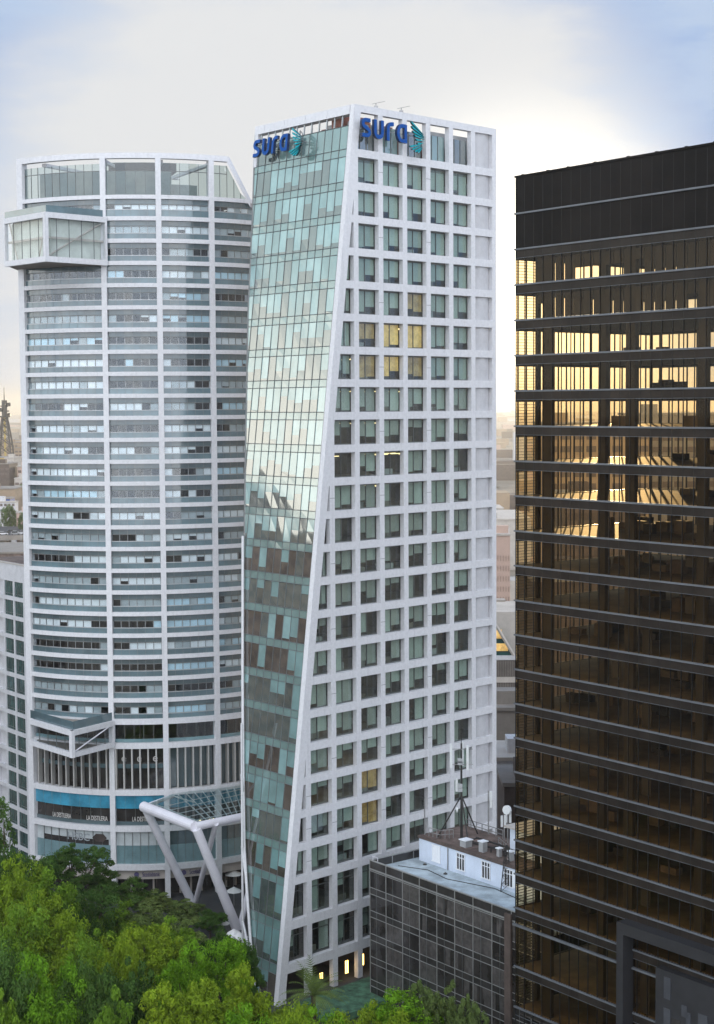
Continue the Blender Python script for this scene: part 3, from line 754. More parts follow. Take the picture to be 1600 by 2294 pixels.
    for b_, (a, b) in enumerate(bays):
        arcbox(lo, a, b, 15.0, 16.92, -0.5, -0.4, 'blue'); arcbox(lo, a, b, 12.54, 15.0, -0.75, -0.7, 'dkglass')
        arcbox(lo, a, b, 12.54, 13.1, -0.6, -0.55, 'ct_up')
        for p in range(1, 8 if b_ == 0 else 5):
            q = a + (b - a) * p / (8 if b_ == 0 else 5)
            arcbox(lo, q - 0.05, q + 0.05, 12.54, 15.0, -0.76, -0.66, 'alu', 9); arcbox(lo, q - 0.03, q + 0.03, 15.0, 16.92, -0.5, -0.38, 'tealglass', 9)
    lo.build('blue_glass_storey', root)
    lo = MB()
    for b_, (a, b) in enumerate(bays):
        arcbox(lo, a, b, 9.6, 11.7, -0.7, -0.62, 'ct_blind2' if b_ < 2 else 'ct_up'); arcbox(lo, a, b, 6.98, 9.6, -0.6, -0.52, 'tealglass')
        if b_ == 0: arcbox(lo, a + 3, b - 1, 9.6, 10.4, -0.6, -0.58, 'dkglass')
        for p in range(1, 9 if b_ == 0 else 6):
            q = a + (b - a) * p / (9 if b_ == 0 else 6)
            arcbox(lo, q - 0.05, q + 0.05, 6.98, 11.7, -0.72, -0.5, 'alu', 9)
    lo.build('bank_glazing', root)
    lo = MB()
    for b_, (a, b) in enumerate(bays):
        arcbox(lo, a, b, 4.7, 6.14, -0.9, -0.7, 'concl'); arcbox(lo, a, b, 2.0, 4.7, -2.6, -2.5, 'dkglass')
        for p in range(1, 4): arcbox(lo, a + (b - a) * p / 4 - 0.3, a + (b - a) * p / 4 + 0.3, 2.0, 4.7, -2.5, -2.2, 'concl', 9)
    lo.build('street_storey', root)
    # projecting boxes
    def bay_box(nm, near, left, right, z0, z1, zp0, zp1, th):
        near, left, right = V(near), V(left), V(right)
        fr, gl, bm = MB(), MB(), MB()
        for p, q in ((left, near), (near, right)):
            d = V((q.x - p.x, q.y - p.y, 0)); L = d.length; s = d.normalized(); o = V((s.y, -s.x, 0))
            f = FR(V((p.x, p.y, 0)), s, o)
            f.box(fr, 0.0 if p is left else 0.003, L, z1 - th, z1, -0.5, 0, 'white'); f.box(fr, 0.0, L, z0, z0 + th, -0.5, 0, 'white')
            f.box(fr, L - 0.55 if p is left else 0.003, L if p is left else 0.55, z0 + th, z1 - th, -0.5, 0.002, 'white')
            f.box(fr, 0 if p is left else L - 0.3, 0.3 if p is left else L, z0 + th, z1 - th, -0.5, 0.001, 'white')
            f.quad(gl, 0.3, L - 0.3, z0 + th, z1 - th, -0.3, 'ct_glass')
            n = 5
            for i in range(1, n): f.box(bm, L * i / n - 0.03, L * i / n + 0.03, z0 + th, z1 - th, -0.36, -0.26, 'alu')
            if nm == 'top':
                f.box(bm, 0.3, L - 0.3, (z0 + z1) / 2 - 0.14, (z0 + z1) / 2 + 0.14, -0.75, -0.5, 'concl')
                f.quad(bm, 0.3, L - 0.3, z0 + th, z1 - th, -1.1, 'boxback')
                if p is near: bm.tube(f.p(0.6, z0 + th, -0.6), f.p(L - 0.4, z1 - th, -0.6), 0.13, 'concl', 5)
                else:
                    bm.tube(f.p(0.6, z1 - th, -0.6), f.p(2.6, z0 + th, -0.6), 0.1, 'concl', 5); bm.tube(f.p(L - .6, z1 - th, -0.6), f.p(L - 2.6, z0 + th, -0.6), 0.1, 'concl', 5)
            elif p is near: bm.tube(f.p(0.4, z0 + th, -0.1), f.p(L - 1.2, z1 - th, -0.1), 0.1, 'tube', 5)
        back = V((near.x - 1, near.y + 13, 0))
        for z, t in ((z1 - 0.25, 0.2), (z0 + 0.02, 0.2)):
            fr.prism([V((left.x + .6, left.y + .4, z)), V((near.x, near.y + .7, z)), V((right.x - .6, right.y + .3, z)), V((right.x - .6, right.y + 2.0, z)), V((left.x + .6, left.y + 6, z))], (0, 0, t), 'conc')
        a = fr.build(('projecting_box'), root)
        gl.build('box_glazing', a, fix=False); bm.build('box_bracing', a)
        # glass parapet on top
        pm = MB()
        for p, q in ((left, near), (near, right)):
            dd = (V((q.x, q.y, 0)) - V((p.x, p.y, 0))) * 0.0
            a0, b0 = V((p.x, p.y + 0.9, zp0)), V((q.x, q.y + 0.9, zp0))
            pm.prism([a0, b0, b0 + V((0, 0, zp1 - zp0)), a0 + V((0, 0, zp1 - zp0))], (0, 0.06, 0), 'ct_lo')
        pm.build('box_parapet', a)
    bay_box('top', (-41.7, 218.0, 0), (-49.0, 226.0, 0), (-34.4, 224.9, 0), 91.65, 98.3, 98.3, 99.3, 0.75)
    bay_box('low', (-39.3, 217.8, 0), (-46.9, 226.6, 0), (-34.45, 224.9, 0), 24.0, 27.75, 27.75, 28.9, 0.72)
    return root
curved_tower()

def text_sign(txt, name, label, size, pos, right, up, m, parent=None, depth=0.05, sx=1.0):
    cu = bpy.data.curves.new('lettering', 'FONT'); cu.body = txt; cu.size = size; cu.extrude = depth; cu.align_x = 'CENTER'
    tmp = bpy.data.objects.new('tmp', cu); COL.objects.link(tmp)
    dg = bpy.context.evaluated_depsgraph_get(); me = bpy.data.meshes.new_from_object(tmp.evaluated_get(dg))
    bpy.data.objects.remove(tmp)
    o = bpy.data.objects.new(name, me); COL.objects.link(o)
    r = V(right).normalized(); u = V(up).normalized(); nz = r.cross(u)
    for vv in me.vertices: vv.co.x *= sx
    o.matrix_world = Matrix(((r.x, u.x, nz.x, pos[0]), (r.y, u.y, nz.y, pos[1]), (r.z, u.z, nz.z, pos[2]), (0, 0, 0, 1)))
    me.materials.clear(); me.materials.append(M[m])
    if label: tag(o, label, 'sign')
    return o
def tan_at(deg): t = math.radians(deg); return V((math.cos(t), math.sin(t), 0))
for deg, lab in ((-25.6, 'pale restaurant lettering on dark glass, left end of the curved tower front'), (-12.8, 'pale restaurant lettering on dark glass under the middle of the wide blue panel'), (2.4, 'pale restaurant lettering on dark glass just behind the raised corner of the canopy')):
    o = text_sign('LA DESTILERIA', 'restaurant_sign', lab, 0.95, LP(deg, 13.15, -0.5), tan_at(deg), (0, 0, 1), 'letter', depth=0.02, sx=0.52); o['group'] = 'repeated restaurant name on the curved tower'
for deg, lab in ((4.5, 'slate bank lettering with round logo on the pale fascia left of the canopy leg'), (19.7, 'slate bank lettering with round logo on the pale fascia behind the canopy legs')):
    o = text_sign('Scotiabank', 'bank_sign', lab, 0.95, LP(deg, 5.1, -0.62), tan_at(deg), (0, 0, 1), 'letterblue', sx=0.6); o['group'] = 'bank name on the fascia of the curved tower'
    mb = MB(); c = LP(deg - 4.6, 5.4, -0.66); tt = tan_at(deg - 4.6); nn_ = V((tt.y, -tt.x, 0))
    mb.tube(c, c + nn_ * 0.08, 0.36, 'letterblue', 14); q = mb.build('round_logo'); q.parent = o; q.matrix_parent_inverse = o.matrix_world.inverted()
o = text_sign('HSBC', 'bank_sign', 'faint grey bank letters with hexagon mark on pale glass behind the dark tree', 1.5, LP(-19.5, 10.1, -0.55), tan_at(-19.5), (0, 0, 1), 'greylet')
mb = MB(); c = LP(-12, 10.65, -0.5); tt = tan_at(-12); nn_ = V((tt.y, -tt.x, 0))
mb.prism([c + tt * x + V((0, 0, z)) for x, z in ((-1.1, 0), (-.55, .55), (.55, .55), (1.1, 0), (.55, -.55), (-.55, -.55))], nn_ * 0.05, 'ct_in')
q = mb.build('hexagon_mark'); q.parent = o; q.matrix_parent_inverse = o.matrix_world.inverted()
for i, x in enumerate((6.2 - 8.0, 2.3, 6.8)):
    pass
t = empty('shop_sign', LP(1.4, 21.6, -1.15), 'row of pale round e letters inside the dark finned storey, middle bay', 'sign')
for dg_ in (-3.9, 1.2, 6.4):
    o = text_sign('e', 'letter', None, 1.6, LP(dg_, 21.6, -1.15), tan_at(dg_), (0, 0, 1), 'letter'); mw = o.matrix_world.copy(); o.parent = t; o.matrix_parent_inverse = Matrix.Translation(-t.location)

# ------------------------------------------------------------------ glass canopy on slanting white tubes
def canopy():
    root = empty('glass_canopy', V((-20, 215, 2)), 'glass entrance canopy on thick slanting white tubes between the two white towers', 'canopy')
    j1, j2, jr = at_z(322, 1807, 17), at_z(437, 1852, 17), at_z(566, 1825, 17)
    g1, g2 = at_z(388, 1783, 17.0), at_z(556, 1755, 17.0)
    for a, b, r in ((j1, j2, 0.72), (j2, jr, 0.55)):
        mb = MB(); mb.tube(a, b, r, 'tube', 16)
        mb.build('edge_tube', root, smooth=False)
    for a, b, r0, r1 in ((j1 + V((.3, 0, -.4)), at_z(431, 2022, 1.9), 0.55, 0.62), (j2 + V((.2, 0, -.3)), at_z(532, 2083, 1.9), 0.6, 0.68), (at_z(484, 1845, 17), at_z(436, 2028, 1.9), 0.36, 0.36), (at_z(566, 1960, 9), at_z(536, 2083, 1.9), 0.36, 0.4)):
        mb = MB(); mb.tube(a, b, r0, 'tube', 16, r1); mb.build('leg', root)
    mb = MB(); mb.face([j1 + V((.6, .3, .3)), j2 + V((.2, .5, .3)), jr + V((0, .4, .3)), g2 + V((0, 0, .3)), g1 + V((0, 0, .3))], 'canopy'); mb.build('glass_roof', root, fix=False)
    mb = MB()
    for i in range(1, 12):
        t = i / 12.0; a = j1.lerp(j2, t) if False else j2.lerp(jr, t); b = j1.lerp(g1, min(1, t * 1.6)) if t < 0.2 else g1.lerp(g2, (t - 0.2) / 0.8)
        mb.tube(a + V((0, 0, .1)), b + V((0, 0, .1)), 0.09, 'tube', 5)
    for i in range(1, 6):
        t = i / 6.0; mb.tube(j2.lerp(j1, t) + V((0.3, .2, .12)), jr.lerp(g2, t) + V((0, 0, .12)), 0.07, 'tube', 5)
    mb.tube(j1, g1, 0.3, 'tube', 8); mb.tube(g1, g1 + V((3, -1.2, -.6)), 0.12, 'tube', 5)
    mb.build('roof_frame', root)
    for k, (x, y) in enumerate(((470, 1838), (478, 1836), (458, 1842), (448, 1838))):
        c = at_z(x, y, 16.6); mb = MB(); mb.tube(c, c + V((0, 0, 0.18)), 0.16, 'lampw', 8, 0.08); mb.build('spotlight', root)
canopy()

# ------------------------------------------------------------------ black tower
def black_tower():
    ba = -0.91899; v = V((math.cos(ba), math.sin(ba), 0)); nb = V((v.y, -v.x, 0))
    BK = 0.868; P1 = V((18.0081 * BK, 182.199 * BK, 0)); F = FR(P1, v, nb, BK); W, DP = 36.0, 22.0
    root = empty('black_tower', P1, 'dark office tower of black panels and bronze glass with golden light inside', 'building')
    led = [97.4] + [93.39 - 3.965 * i for i in range(21)] + [7.2, 2.4]
    lm, sm, gm, mm = MB(), MB(), MB(), MB()
    sd = 0.4
    for i, z in enumerate(led[1:]):
        F.box(lm, -0.14, W, z - 0.09, z + 0.09, -0.1, 0.16, 'bk_ledge')
        prev = led[i]
        if i < 2: F.box(sm, 0, W, z + 0.12, prev - (0.12 if i else 0), -0.3, 0.0, 'bk_panel')
        else: F.box(sm, 0, W, prev - 0.10 - 0.85, prev - 0.10, -0.25, 0.0, 'bk_sp')
    F.box(lm, -0.1, W, 97.405, 97.6, -0.4, 0.12, 'bk_panel')
    F.box(lm, -0.25, W, 12.0, 12.22, -0.1, 0.28, 'bk_ledge')
    rnd = random.Random(2)
    for i in range(9): q = i * 4 + rnd.random(); F.box(lm, q, q + 0.3, 97.6, 97.68, -0.3, 0.05, 'bk_panel')
    lm.build('floor_ledge', root); sm.build('black_cladding', root)
    # joints on the blank top and pane mullions below
    for k in range(0, 26):
        s = 0.02 + k * 1.45
        if s < W:
            F.box(mm, s - 0.02, s + 0.02, 89.6, 97.2, -0.02, 0.012, 'bk_mull')
            F.box(mm, s - 0.03, s + 0.03, 0, 89.5, -0.1, 0.02, 'bk_mull')
    for z in led[2:]: F.box(mm, 0, W, z - 1.0, z - 0.965, -0.05, 0.03, 'bk_ledge')
    mm.build('mullion_grid', root)
    # panes, one glazed band per storey
    for i, z in enumerate(led[2:-1]):
        z0 = led[i + 3] + 0.12; z1 = z - 1.0
        if z1 - z0 < 0.5: continue
        mb = MB(); F.quad(mb, 0.02, W, z0, z1, -0.06, 'bk_glass')
        mb.build('window', root, fix=False)
    # far (left side and back) curtain walls, seen through the building
    S2 = FR(P1, -nb, -v, BK)           # left side wall, s runs inwards
    B2 = FR(P1 - nb * (DP * BK), v, -nb, BK)          # back wall
    bm_, bg = MB(), MB()
    for i, z in enumerate(led[2:-1]):
        z0 = led[i + 3] + 0.12; z1 = z - 1.2
        if z1 < z0 + 0.5: continue
        S2.quad(bg, 0, DP, z0, z1, -0.05, 'bk_glass2'); B2.quad(bg, 0, W, z0, z1, -0.05, 'bk_glass2')
        for f, L in ((S2, DP), (B2, W)): f.box(bm_, 0, L, z1, z + 0.12, -0.3, 0.0, 'bk_sp')
    S2.box(bm_, 0, DP, 89.5, 97.4, -0.3, 0, 'bk_panel'); B2.box(bm_, 0, W, 89.5, 97.4, -0.3, 0, 'bk_panel')
    for f, L in ((S2, DP), (B2, W)):
        s = 0.3
        while s < L:
            f.box(bm_, s - 0.06, s + 0.06, 2, 89.4, -0.16, 0.0, 'bk_mull')
            if rnd.random() < 0.4: f.box(bm_, s + 0.2, s + 0.34, 2, 89.4, -0.16, 0.0, 'bk_mull')
            s += rnd.choice([0.75, 1.3, 1.3, 1.5])
    for zz in range(2, 89): 
        for q in (0, 0.33, 0.66): S2.box(bm_, 0.1, 3.0, zz + q, zz + q + 0.05, -0.12, -0.02, 'bk_mull')
    S2.box(bm_, 3.0, 3.5, 2, 89.4, -0.5, -0.05, 'bk_core')
    bm_.build('rear_curtain_wall', root); bg.build('rear_glazing', root, fix=False)
    F2 = MB(); F2.prism([F.p(W, 0, 0), F.p(W, 0, -DP), F.p(W, 97, -DP), F.p(W, 97, 0)], v * 0.2, 'bk_panel')
    F2.prism([F.p(0.3, 97.0, -.4), F.p(W, 97.0, -.4), F.p(W, 97.0, -DP), F.p(.3, 97.0, -DP)], (0, 0, 0.2), 'bk_panel'); F2.build('outer_wall', root)
    # floor plates, columns, core
    im = MB()
    for z in led[1:]:
        im.prism([F.p(0.35, z - 0.1, -0.35), F.p(W - .3, z - 0.1, -0.35), F.p(W - .3, z - 0.1, -DP + .35), F.p(0.35, z - 0.1, -DP + .35)], (0, 0, 0.15), 'bk_floor')
        im.prism([F.p(0.35, z - 0.9, -0.35), F.p(W - .3, z - 0.9, -0.35), F.p(W - .3, z - 0.9, -DP + .35), F.p(0.35, z - 0.9, -DP + .35)], (0, 0, 0.1), 'bk_ceil')
    im.build('floor_plate', root)
    cm = MB()
    for s, wd in ((4.0, 1.35), (12.5, 1.0), (16.4, 1.3), (26.2, 1.2)):
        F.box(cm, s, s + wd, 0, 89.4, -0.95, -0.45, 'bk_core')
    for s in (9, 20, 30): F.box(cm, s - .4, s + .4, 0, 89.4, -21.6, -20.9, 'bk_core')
    cm.build('column', root)
    cm = MB(); F.box(cm, 28, 35, 0, 85.4, -16, -8, 'bk_core'); 
    for i in range(9, 22):
        s0 = max(9.0, 24 - (i - 8) * 1.5)
        F.box(cm, s0, 27, led[i] - 3.8, led[i] - 0.9, -17 + 0.05 * (i % 3), -16, 'bk_core')
    cm.build('core', root)
    # blinds and partitions on the upper office floors
    pb = MB()
    for fl, base in ((2, 0.93), (3, 0.93)):
        z1 = led[fl] - 1.22; z0 = led[fl + 1] + 0.15
        for k in range(2, 25):
            s = 0.05 + k * 1.45
            ln = 1.0 if rnd.random() < base else 0.45
            if fl == 2 and k in (6, 7, 8, 9, 10): ln = 0.55
            if fl == 3 and k == 2: ln = 0.4
            F.box(pb, s + 0.05, s + 1.38, z1 - ln * (z1 - z0), z1, -0.5, -0.46, 'bk_blind')
    for i in range(4, 22):
        z1 = led[i] - 1.22; z0 = led[i + 1] + 0.15
        for k in range(10, 25):
            if i > 8 and rnd.random() < 0.03 + 0.012 * (k - 10): F.box(pb, 0.05 + k * 1.45 + 0.05, k * 1.45 + 1.4, z1 - rnd.choice([.4, .7, 1]) * (z1 - z0), z1, -0.5, -0.46, 'bk_blind')
    pb.build('blind', root)
    fu = MB()
    for i in range(4, 21):
        for _ in range(5 if i < 9 else 14):
            s, d = rnd.uniform(3, 24), rnd.uniform(-18, -3); z = led[i + 1] + 0.06
            F.box(fu, s, s + rnd.uniform(1, 2.2), z, z + rnd.choice([.75, .75, 1.1, 1.5]), d - rnd.uniform(.6, 1.2), d, rnd.choice(['bk_core', 'inner', 'bk_floor']))
    fu.build('office_furniture', root)['kind'] = 'stuff'
    # entrance portal
    pm = MB()
    F.box(pm, 17.4, 18.35, -14, 17.2, 0.02, 1.6, 'portal'); F.box(pm, 18.35, W, 16.0, 17.2, 0.02, 1.6, 'portal')
    a = pm.build('portal_frame', root)
    pm = MB(); F.box(pm, 22.4, W, -14, 13.5, 0.02, 1.0, 'portal')
    for s, z0, z1, wd in ((23.6, 10.6, 12.9, 0.9), (23.6, 0, 9.6, 0.9), (26.0, 9.4, 10.6, .7), (26.6, 0, 10, .6), (28.2, 9.2, 10.4, 1.2), (29.8, 0, 9, .9), (32, 0, 9.5, .9)): F.box(pm, s, s + wd, z0, z1, 1.003, 1.08, 'portal_l')
    for s in (24.6, 27.3, 30.8): F.box(pm, s, s + 1.2, 0, 8.8, 1.004, 1.03, 'dkglass')
    pm.build('entrance_screen', root)
    return F
BF = black_tower()

# ------------------------------------------------------------------ low smoked-glass block with a pale penthouse
BV = BF.s; BN = BF.d
def glass_block():
    GK = 1.044; Q = V((1.2557 * GK, 183.0 * GK, 0)); F = FR(Q, BV, BN, GK); W, DP, ZT = 30.0, 17.0, 91.56 - 0.0
    ZT = 91.56 if False else 19.56 + 0.0
    ZT = 19.56
    root = empty('glass_office_block', Q, 'low office block of smoked glass with a thin pale grid and a flat pale roof', 'building')
    rnd = random.Random(9)
    S = FR(F.p(0, 0, -DP), -BN * -1.0, -BV)     # left side wall seen edge-on
    rows = [(18.3, 19.5, 'sb_sp')]; z = 18.3
    while z > -2:
        rows += [(z - 1.95, z, 'g'), (z - 2.72, z - 1.95, 'sb_sp')]; z -= 2.72
    gm, mm = MB(), MB(); pw = 3.0
    for (z0, z1, m) in rows:
        for k in range(10):
            s0, s1 = k * pw, (k + 1) * pw
            mk = m
            if m == 'g': mk = rnd.choice(['sb_glass', 'sb_glass', 'sb_glass2'])
            tw = [rnd.uniform(-.012, .012) for _ in range(4)]
            gm.face([F.p(s0, z0, tw[0]), F.p(s1, z0, tw[1]), F.p(s1, z1, tw[2]), F.p(s0, z1, tw[3])], mk)
            if m == 'g' and rnd.random() < 0.5:
                a = s0 + rnd.uniform(.3, 1.6); gm.face([F.p(a, z0 + .05, .016), F.p(a + rnd.uniform(.5, 1.2), z0 + .05, .016), F.p(a + rnd.uniform(.5, 1.2), z1 - .05, .016), F.p(a, z1 - .05, .016)], rnd.choice(['sb_glass2', 'sb_glass', 'sb_glass']))
        F.box(mm, 0, W, z0 - 0.035, z0 + 0.035, -0.05, 0.05, 'sb_mull')
    for k in range(11): F.box(mm, k * pw - 0.045, k * pw + 0.045, 0, 19.5, -0.05, 0.06, 'sb_mull')
    for k in range(10): F.box(mm, k * pw + 1.2, k * pw + 1.25, 0, 18.3, -0.04, 0.03, 'alu')
    F.box(mm, -0.05, W, 19.5, 19.6, -0.12, 0.08, 'sb_mull')
    F.box(mm, 0, W, 18.45, 18.6, -0.04, 0.09, 'sb_mull')
    gm.build('glass_wall', root, fix=False); mm.build('mullion_grid', root)
    # side and back parapets, roof deck
    pm = MB(); 
    F.box(pm, 0.0, 0.12, 0, 19.5, -DP, -0.06, 'sb_sp'); F.box(pm, 0.13, W, 0, 19.4, -DP, -DP + 0.15, 'sb_sp')
    F.box(pm, -0.04, 0.16, 19.5, 19.6, -DP, -0.13, 'sb_mull')
    for k in range(1, 5): F.box(pm, 0.12, 0.17, 18.66, 19.5, -k * 3.2 - .05, -k * 3.2 + .05, 'sb_mull')
    F.box(pm, 23.25, 24.2, 0, 19.2, 0.07, 0.35, 'brown')
    pm.build('side_wall', root)
    dm = MB(); F.box(dm, 0.13, W - 0.01, 18.4, 18.62, -DP + 0.16, -0.07, 'deck')
    F.box(dm, 0.2, W - .1, 18.621, 18.85, -0.5, -0.08, 'deck'); dm.build('roof_deck', root)
    hm = MB(); hm.tube(F.p(.3, 19.6, -.2), F.p(.3, 20.0, -.2), .04, 'tube', 5); hm.path([F.p(.1, 20.0, -.2), F.p(1.2, 20.0, -.2), F.p(1.2, 19.6, -.2)], .04, 'tube', 5); hm.build('roof_rail', root)
    # penthouse
    pz0, pz1, ps, pd = 18.63, 21.3, 1.15, -6.45
    pm = MB(); F.box(pm, ps, W, pz0, pz1, -13.5, pd, 'pent'); ph = pm.build('penthouse', root)
    pm = MB(); F.box(pm, ps - 0.12, W + .1, pz1, pz1 + 0.32, -13.6, pd + 0.14, 'brown'); F.box(pm, ps + .3, W, pz1 + .32, pz1 + .36, -13.3, pd - .2, 'roofbrown'); pm.build('fascia', ph)
    for i, s in enumerate((4.3, 8.6, 12.9, 16.6)):
        wm = MB(); a, b, z0, z1 = s - .72, s + .72, pz0 + .55, pz1 - .3
        F.box(wm, a, b, z0, z1, pd + .004, pd + .02, 'dkglass' if i else 'pframe')
        for x in (a, a + .45, b - .55, b - .1): F.box(wm, x, x + .1, z0, z1, pd + .02, pd + .08, 'pframe')
        if i in (0,): F.box(wm, a + .5, b, z0, z1, pd + .021, pd + .05, 'pframe')
        if i == 3: F.box(wm, b - .1, b + .6, z0, z1, pd + .021, pd + .06, 'pframe')
        F.box(wm, a - .1, b + .1, z1, z1 + .1, pd + .01, pd + .1, 'pframe'); F.box(wm, a - .1, b + .1, z0 - .1, z0, pd + .01, pd + .14, 'pframe'); F.box(wm, a, b, z1 - .5, z1 - .42, pd + .02, pd + .07, 'pframe')
        wm.build('window', ph)
    pm = MB(); pm.tube(F.p(6.4, pz0, pd + .1), F.p(6.4, pz1, pd + .1), .06, 'steel', 6); pm.build('drain_pipe', ph)
    return F
GF = glass_block()
ROOF = 21.67
def gp(s, d, z=ROOF): return GF.p(s, z, d)
# things standing on the penthouse roof
mb = MB(); t = empty('antenna_mast', gp(5.2, -9.5), 'tall dark antenna mast with white panel antennas on the pale penthouse roof', 'antenna')
base = gp(5.2, -9.5); mb.tube(base, base + V((0, 0, 11.6)), 0.17, 'dark', 8, 0.1); mb.tube(base + V((0, 0, 11.6)), base + V((0, 0, 12.9)), 0.05, 'dark', 5); mb.build('pole', t)
for dx_, dy_ in ((-2.6, 0.4), (1.9, 1.6), (0.6, -2.2)):
    b = MB(); b.tube(base + V((dx_ * 1.1, dy_, 0)), base + V((0, 0, 5.2)), 0.09, 'dark', 5); b.build('brace', t)
for x, y, z in ((-1.25, 0, 8.6), (0.75, 0, 8.3), (0.2, .9, 8.6), (-.55, .3, 5.6)):
    b = MB(); b.box(base.x + x - .15, base.x + x + .15, base.y + y - .1, base.y + y + .1, base.z + z, base.z + z + (3.0 if z > 6 else 1.6), 'antw'); b.build('panel_antenna', t)
b = MB()
for z in (10.9, 9.0): b.tube(base + V((-1.3, 0, z)), base + V((1.4, 0, z)), .05, 'steel', 5); b.tube(base + V((0, -.3, z)), base + V((.2, 1.0, z)), .05, 'steel', 5)
for z in (9.3, 9.0, 6.2, 5.7): b.box(base.x - .45, base.x + .1, base.y - .35, base.y + .2, base.z + z, base.z + z + .45, 'machine')
b.build('bracket', t); b = MB(); b.tube(base + V((-.65, -.3, 3.5)), base + V((-.45, -.3, 3.5)), .32, 'antw', 10); b.build('dish', t)

def pole_thing(pos, h, label, panels=2, m='steel'):
    t = empty('antenna_pole', pos, label, 'antenna', 'smaller antenna poles on the penthouse roof')
    b = MB(); b.tube(pos, pos + V((0, 0, h)), .09, m, 6); b.build('pole', t)
    for k in range(panels):
        b = MB(); q = pos + V((.3 * (-1) ** k, .1, h * (0.45 if k else .6))); b.box(q.x - .14, q.x + .14, q.y - .1, q.y + .1, q.z, q.z + h * .38, 'antw' if m == 'steel' else 'steel'); b.build('panel_antenna', t)
    return t
pole_thing(gp(1.5, -7.0), 4.6, 'thin bare pole at the near left corner of the penthouse roof', 0)
pole_thing(gp(6.0, -13.0), 5.4, 'thick grey pole right behind the tall mast', 1, 'steel')
pole_thing(gp(9.2, -12.6), 3.6, 'pole with two upright white panels beside the rail, middle of the penthouse roof', 2)
pole_thing(gp(10.2, -12.2), 4.0, 'pole with a round dish and pale panel left of the plant room', 2)
pole_thing(gp(12.2, -13.4), 4.4, 'dark pole with brackets close to the plant room corner', 1, 'dark')
mb = MB(); q = gp(10.2, -12.2) + V((0, 0, 4.0)); mb.tube(q, q + V((-.2, -.25, .05)), .55, 'antw', 12); o = mb.build('dish_antenna'); tag(o, 'round pale dish on the pole left of the plant room', 'antenna')
mb = MB(); q = empty('plant_room', gp(17, -9.6), 'pale blue plant room with a flat overhanging roof on the penthouse', 'roof shed')
GF.box(mb, 13.6, 19.0, ROOF, ROOF + 3.0, -13.4, -9.4, 'pent'); mb.build('wall', q)
mb = MB(); GF.box(mb, 13.1, 19.4, ROOF + 3.0, ROOF + 3.18, -13.8, -8.9, 'concl'); mb.build('roof', q)
for i, (s, d, lab) in enumerate(((8.4, -7.4, 'small pale vent box near the roof edge above the second penthouse window'), (11.2, -7.5, 'tall pale vent box near the roof edge above the third penthouse window'), (13.8, -7.6, 'narrow pale vent post above the fourth penthouse window'), (15.8, -7.5, 'pale vent post next to the dark lattice frame'))):
    mb = MB(); t = empty('roof_vent', gp(s, d), lab, 'vent', 'pale vents along the penthouse roof edge'); h = (.75, 1.15, .9, 1.0)[i]; ww = (.5, .35, .22, .25)[i]
    GF.box(mb, s - ww, s + ww, ROOF, ROOF + h, d - ww, d + ww, 'machine'); mb.build('housing', t)
    mb = MB(); GF.box(mb, s - ww - .1, s + ww + .1, ROOF + h, ROOF + h + .1, d - ww - .1, d + ww + .1, 'pframe'); mb.build('cap', t)
for pts, lab in (([gp(2.0, -12.9), gp(5.0, -12.9), gp(8.6, -12.9)], 'grey roof railing behind the foot of the tall mast'), ([gp(10.6, -10.4), gp(13.2, -9.2), gp(13.5, -8.9)], 'grey roof railing in front of the plant room'), ([gp(2.4, -6.9), gp(4.2, -7.2), gp(4.8, -8.6)], 'low pale rail beside the foot of the tall mast')):
    mb = MB()
    for a, b in zip(pts, pts[1:]):
        for z in (.5, 1.05): mb.tube(a + V((0, 0, z)), b + V((0, 0, z)), .05, 'steel', 5)
        for k in range(4): c = a.lerp(b, k / 3.0); mb.tube(c, c + V((0, 0, 1.05)), .05, 'steel', 5)
    o = mb.build('roof_railing'); tag(o, lab, 'railing', 'railings on the penthouse roof')
mb = MB()
for k in range(5): mb.tube(gp(8 + k * 2.0, -9.5, ROOF + .5), gp(8 + k * 2.0, -8.0, ROOF + .5), .09, 'dark', 5)
mb.tube(gp(7.8, -8.0, ROOF + .55), gp(16.5, -8.0, ROOF + .55), .12, 'dark', 5); mb.tube(gp(7.8, -9.5, ROOF + .55), gp(16.5, -9.5, ROOF + .55), .12, 'dark', 5)
for k in range(5): mb.tube(gp(8 + k * 2.0, -8.0, ROOF), gp(8 + k * 2.0, -8.0, ROOF + .5), .07, 'dark', 5)
tag(mb.build('pipe_rack'), 'dark pipe rack lying along the brown penthouse roof', 'pipe rack')
mb = MB(); t0 = at_y(1122, 2005, 181); t0.z = 16.3
for a, b in (((0, 0), (.9, .5)), ):
    for x, y in ((0, 0), (1.2, .5), (.6, 1.4)): mb.tube(t0 + V((x, y, 0)), t0 + V((.6 + x * .25, .6 + y * .25, 5.2)), .06, 'dark', 5)
    for k in range(6):
        f0, f1 = k / 6.0, (k + 1) / 6.0
        P = lambda x, y, f: t0 + V((x * (1 - f) + (.6 + x * .25) * f, y * (1 - f) + (.6 + y * .25) * f, 5.2 * f))
        for (x, y), (x2, y2) in (((0, 0), (1.2, .5)), ((1.2, .5), (.6, 1.4)), ((.6, 1.4), (0, 0))): mb.tube(P(x, y, f0), P(x2, y2, f1), .035, 'dark', 4); mb.tube(P(x, y, f1), P(x2, y2, f1), .03, 'dark', 4)
tag(mb.build('lattice_mast'), 'short dark lattice mast on the pale roof deck beside the black tower', 'mast')
mb = MB(); 
q = at_y(880, 1948, 180); 
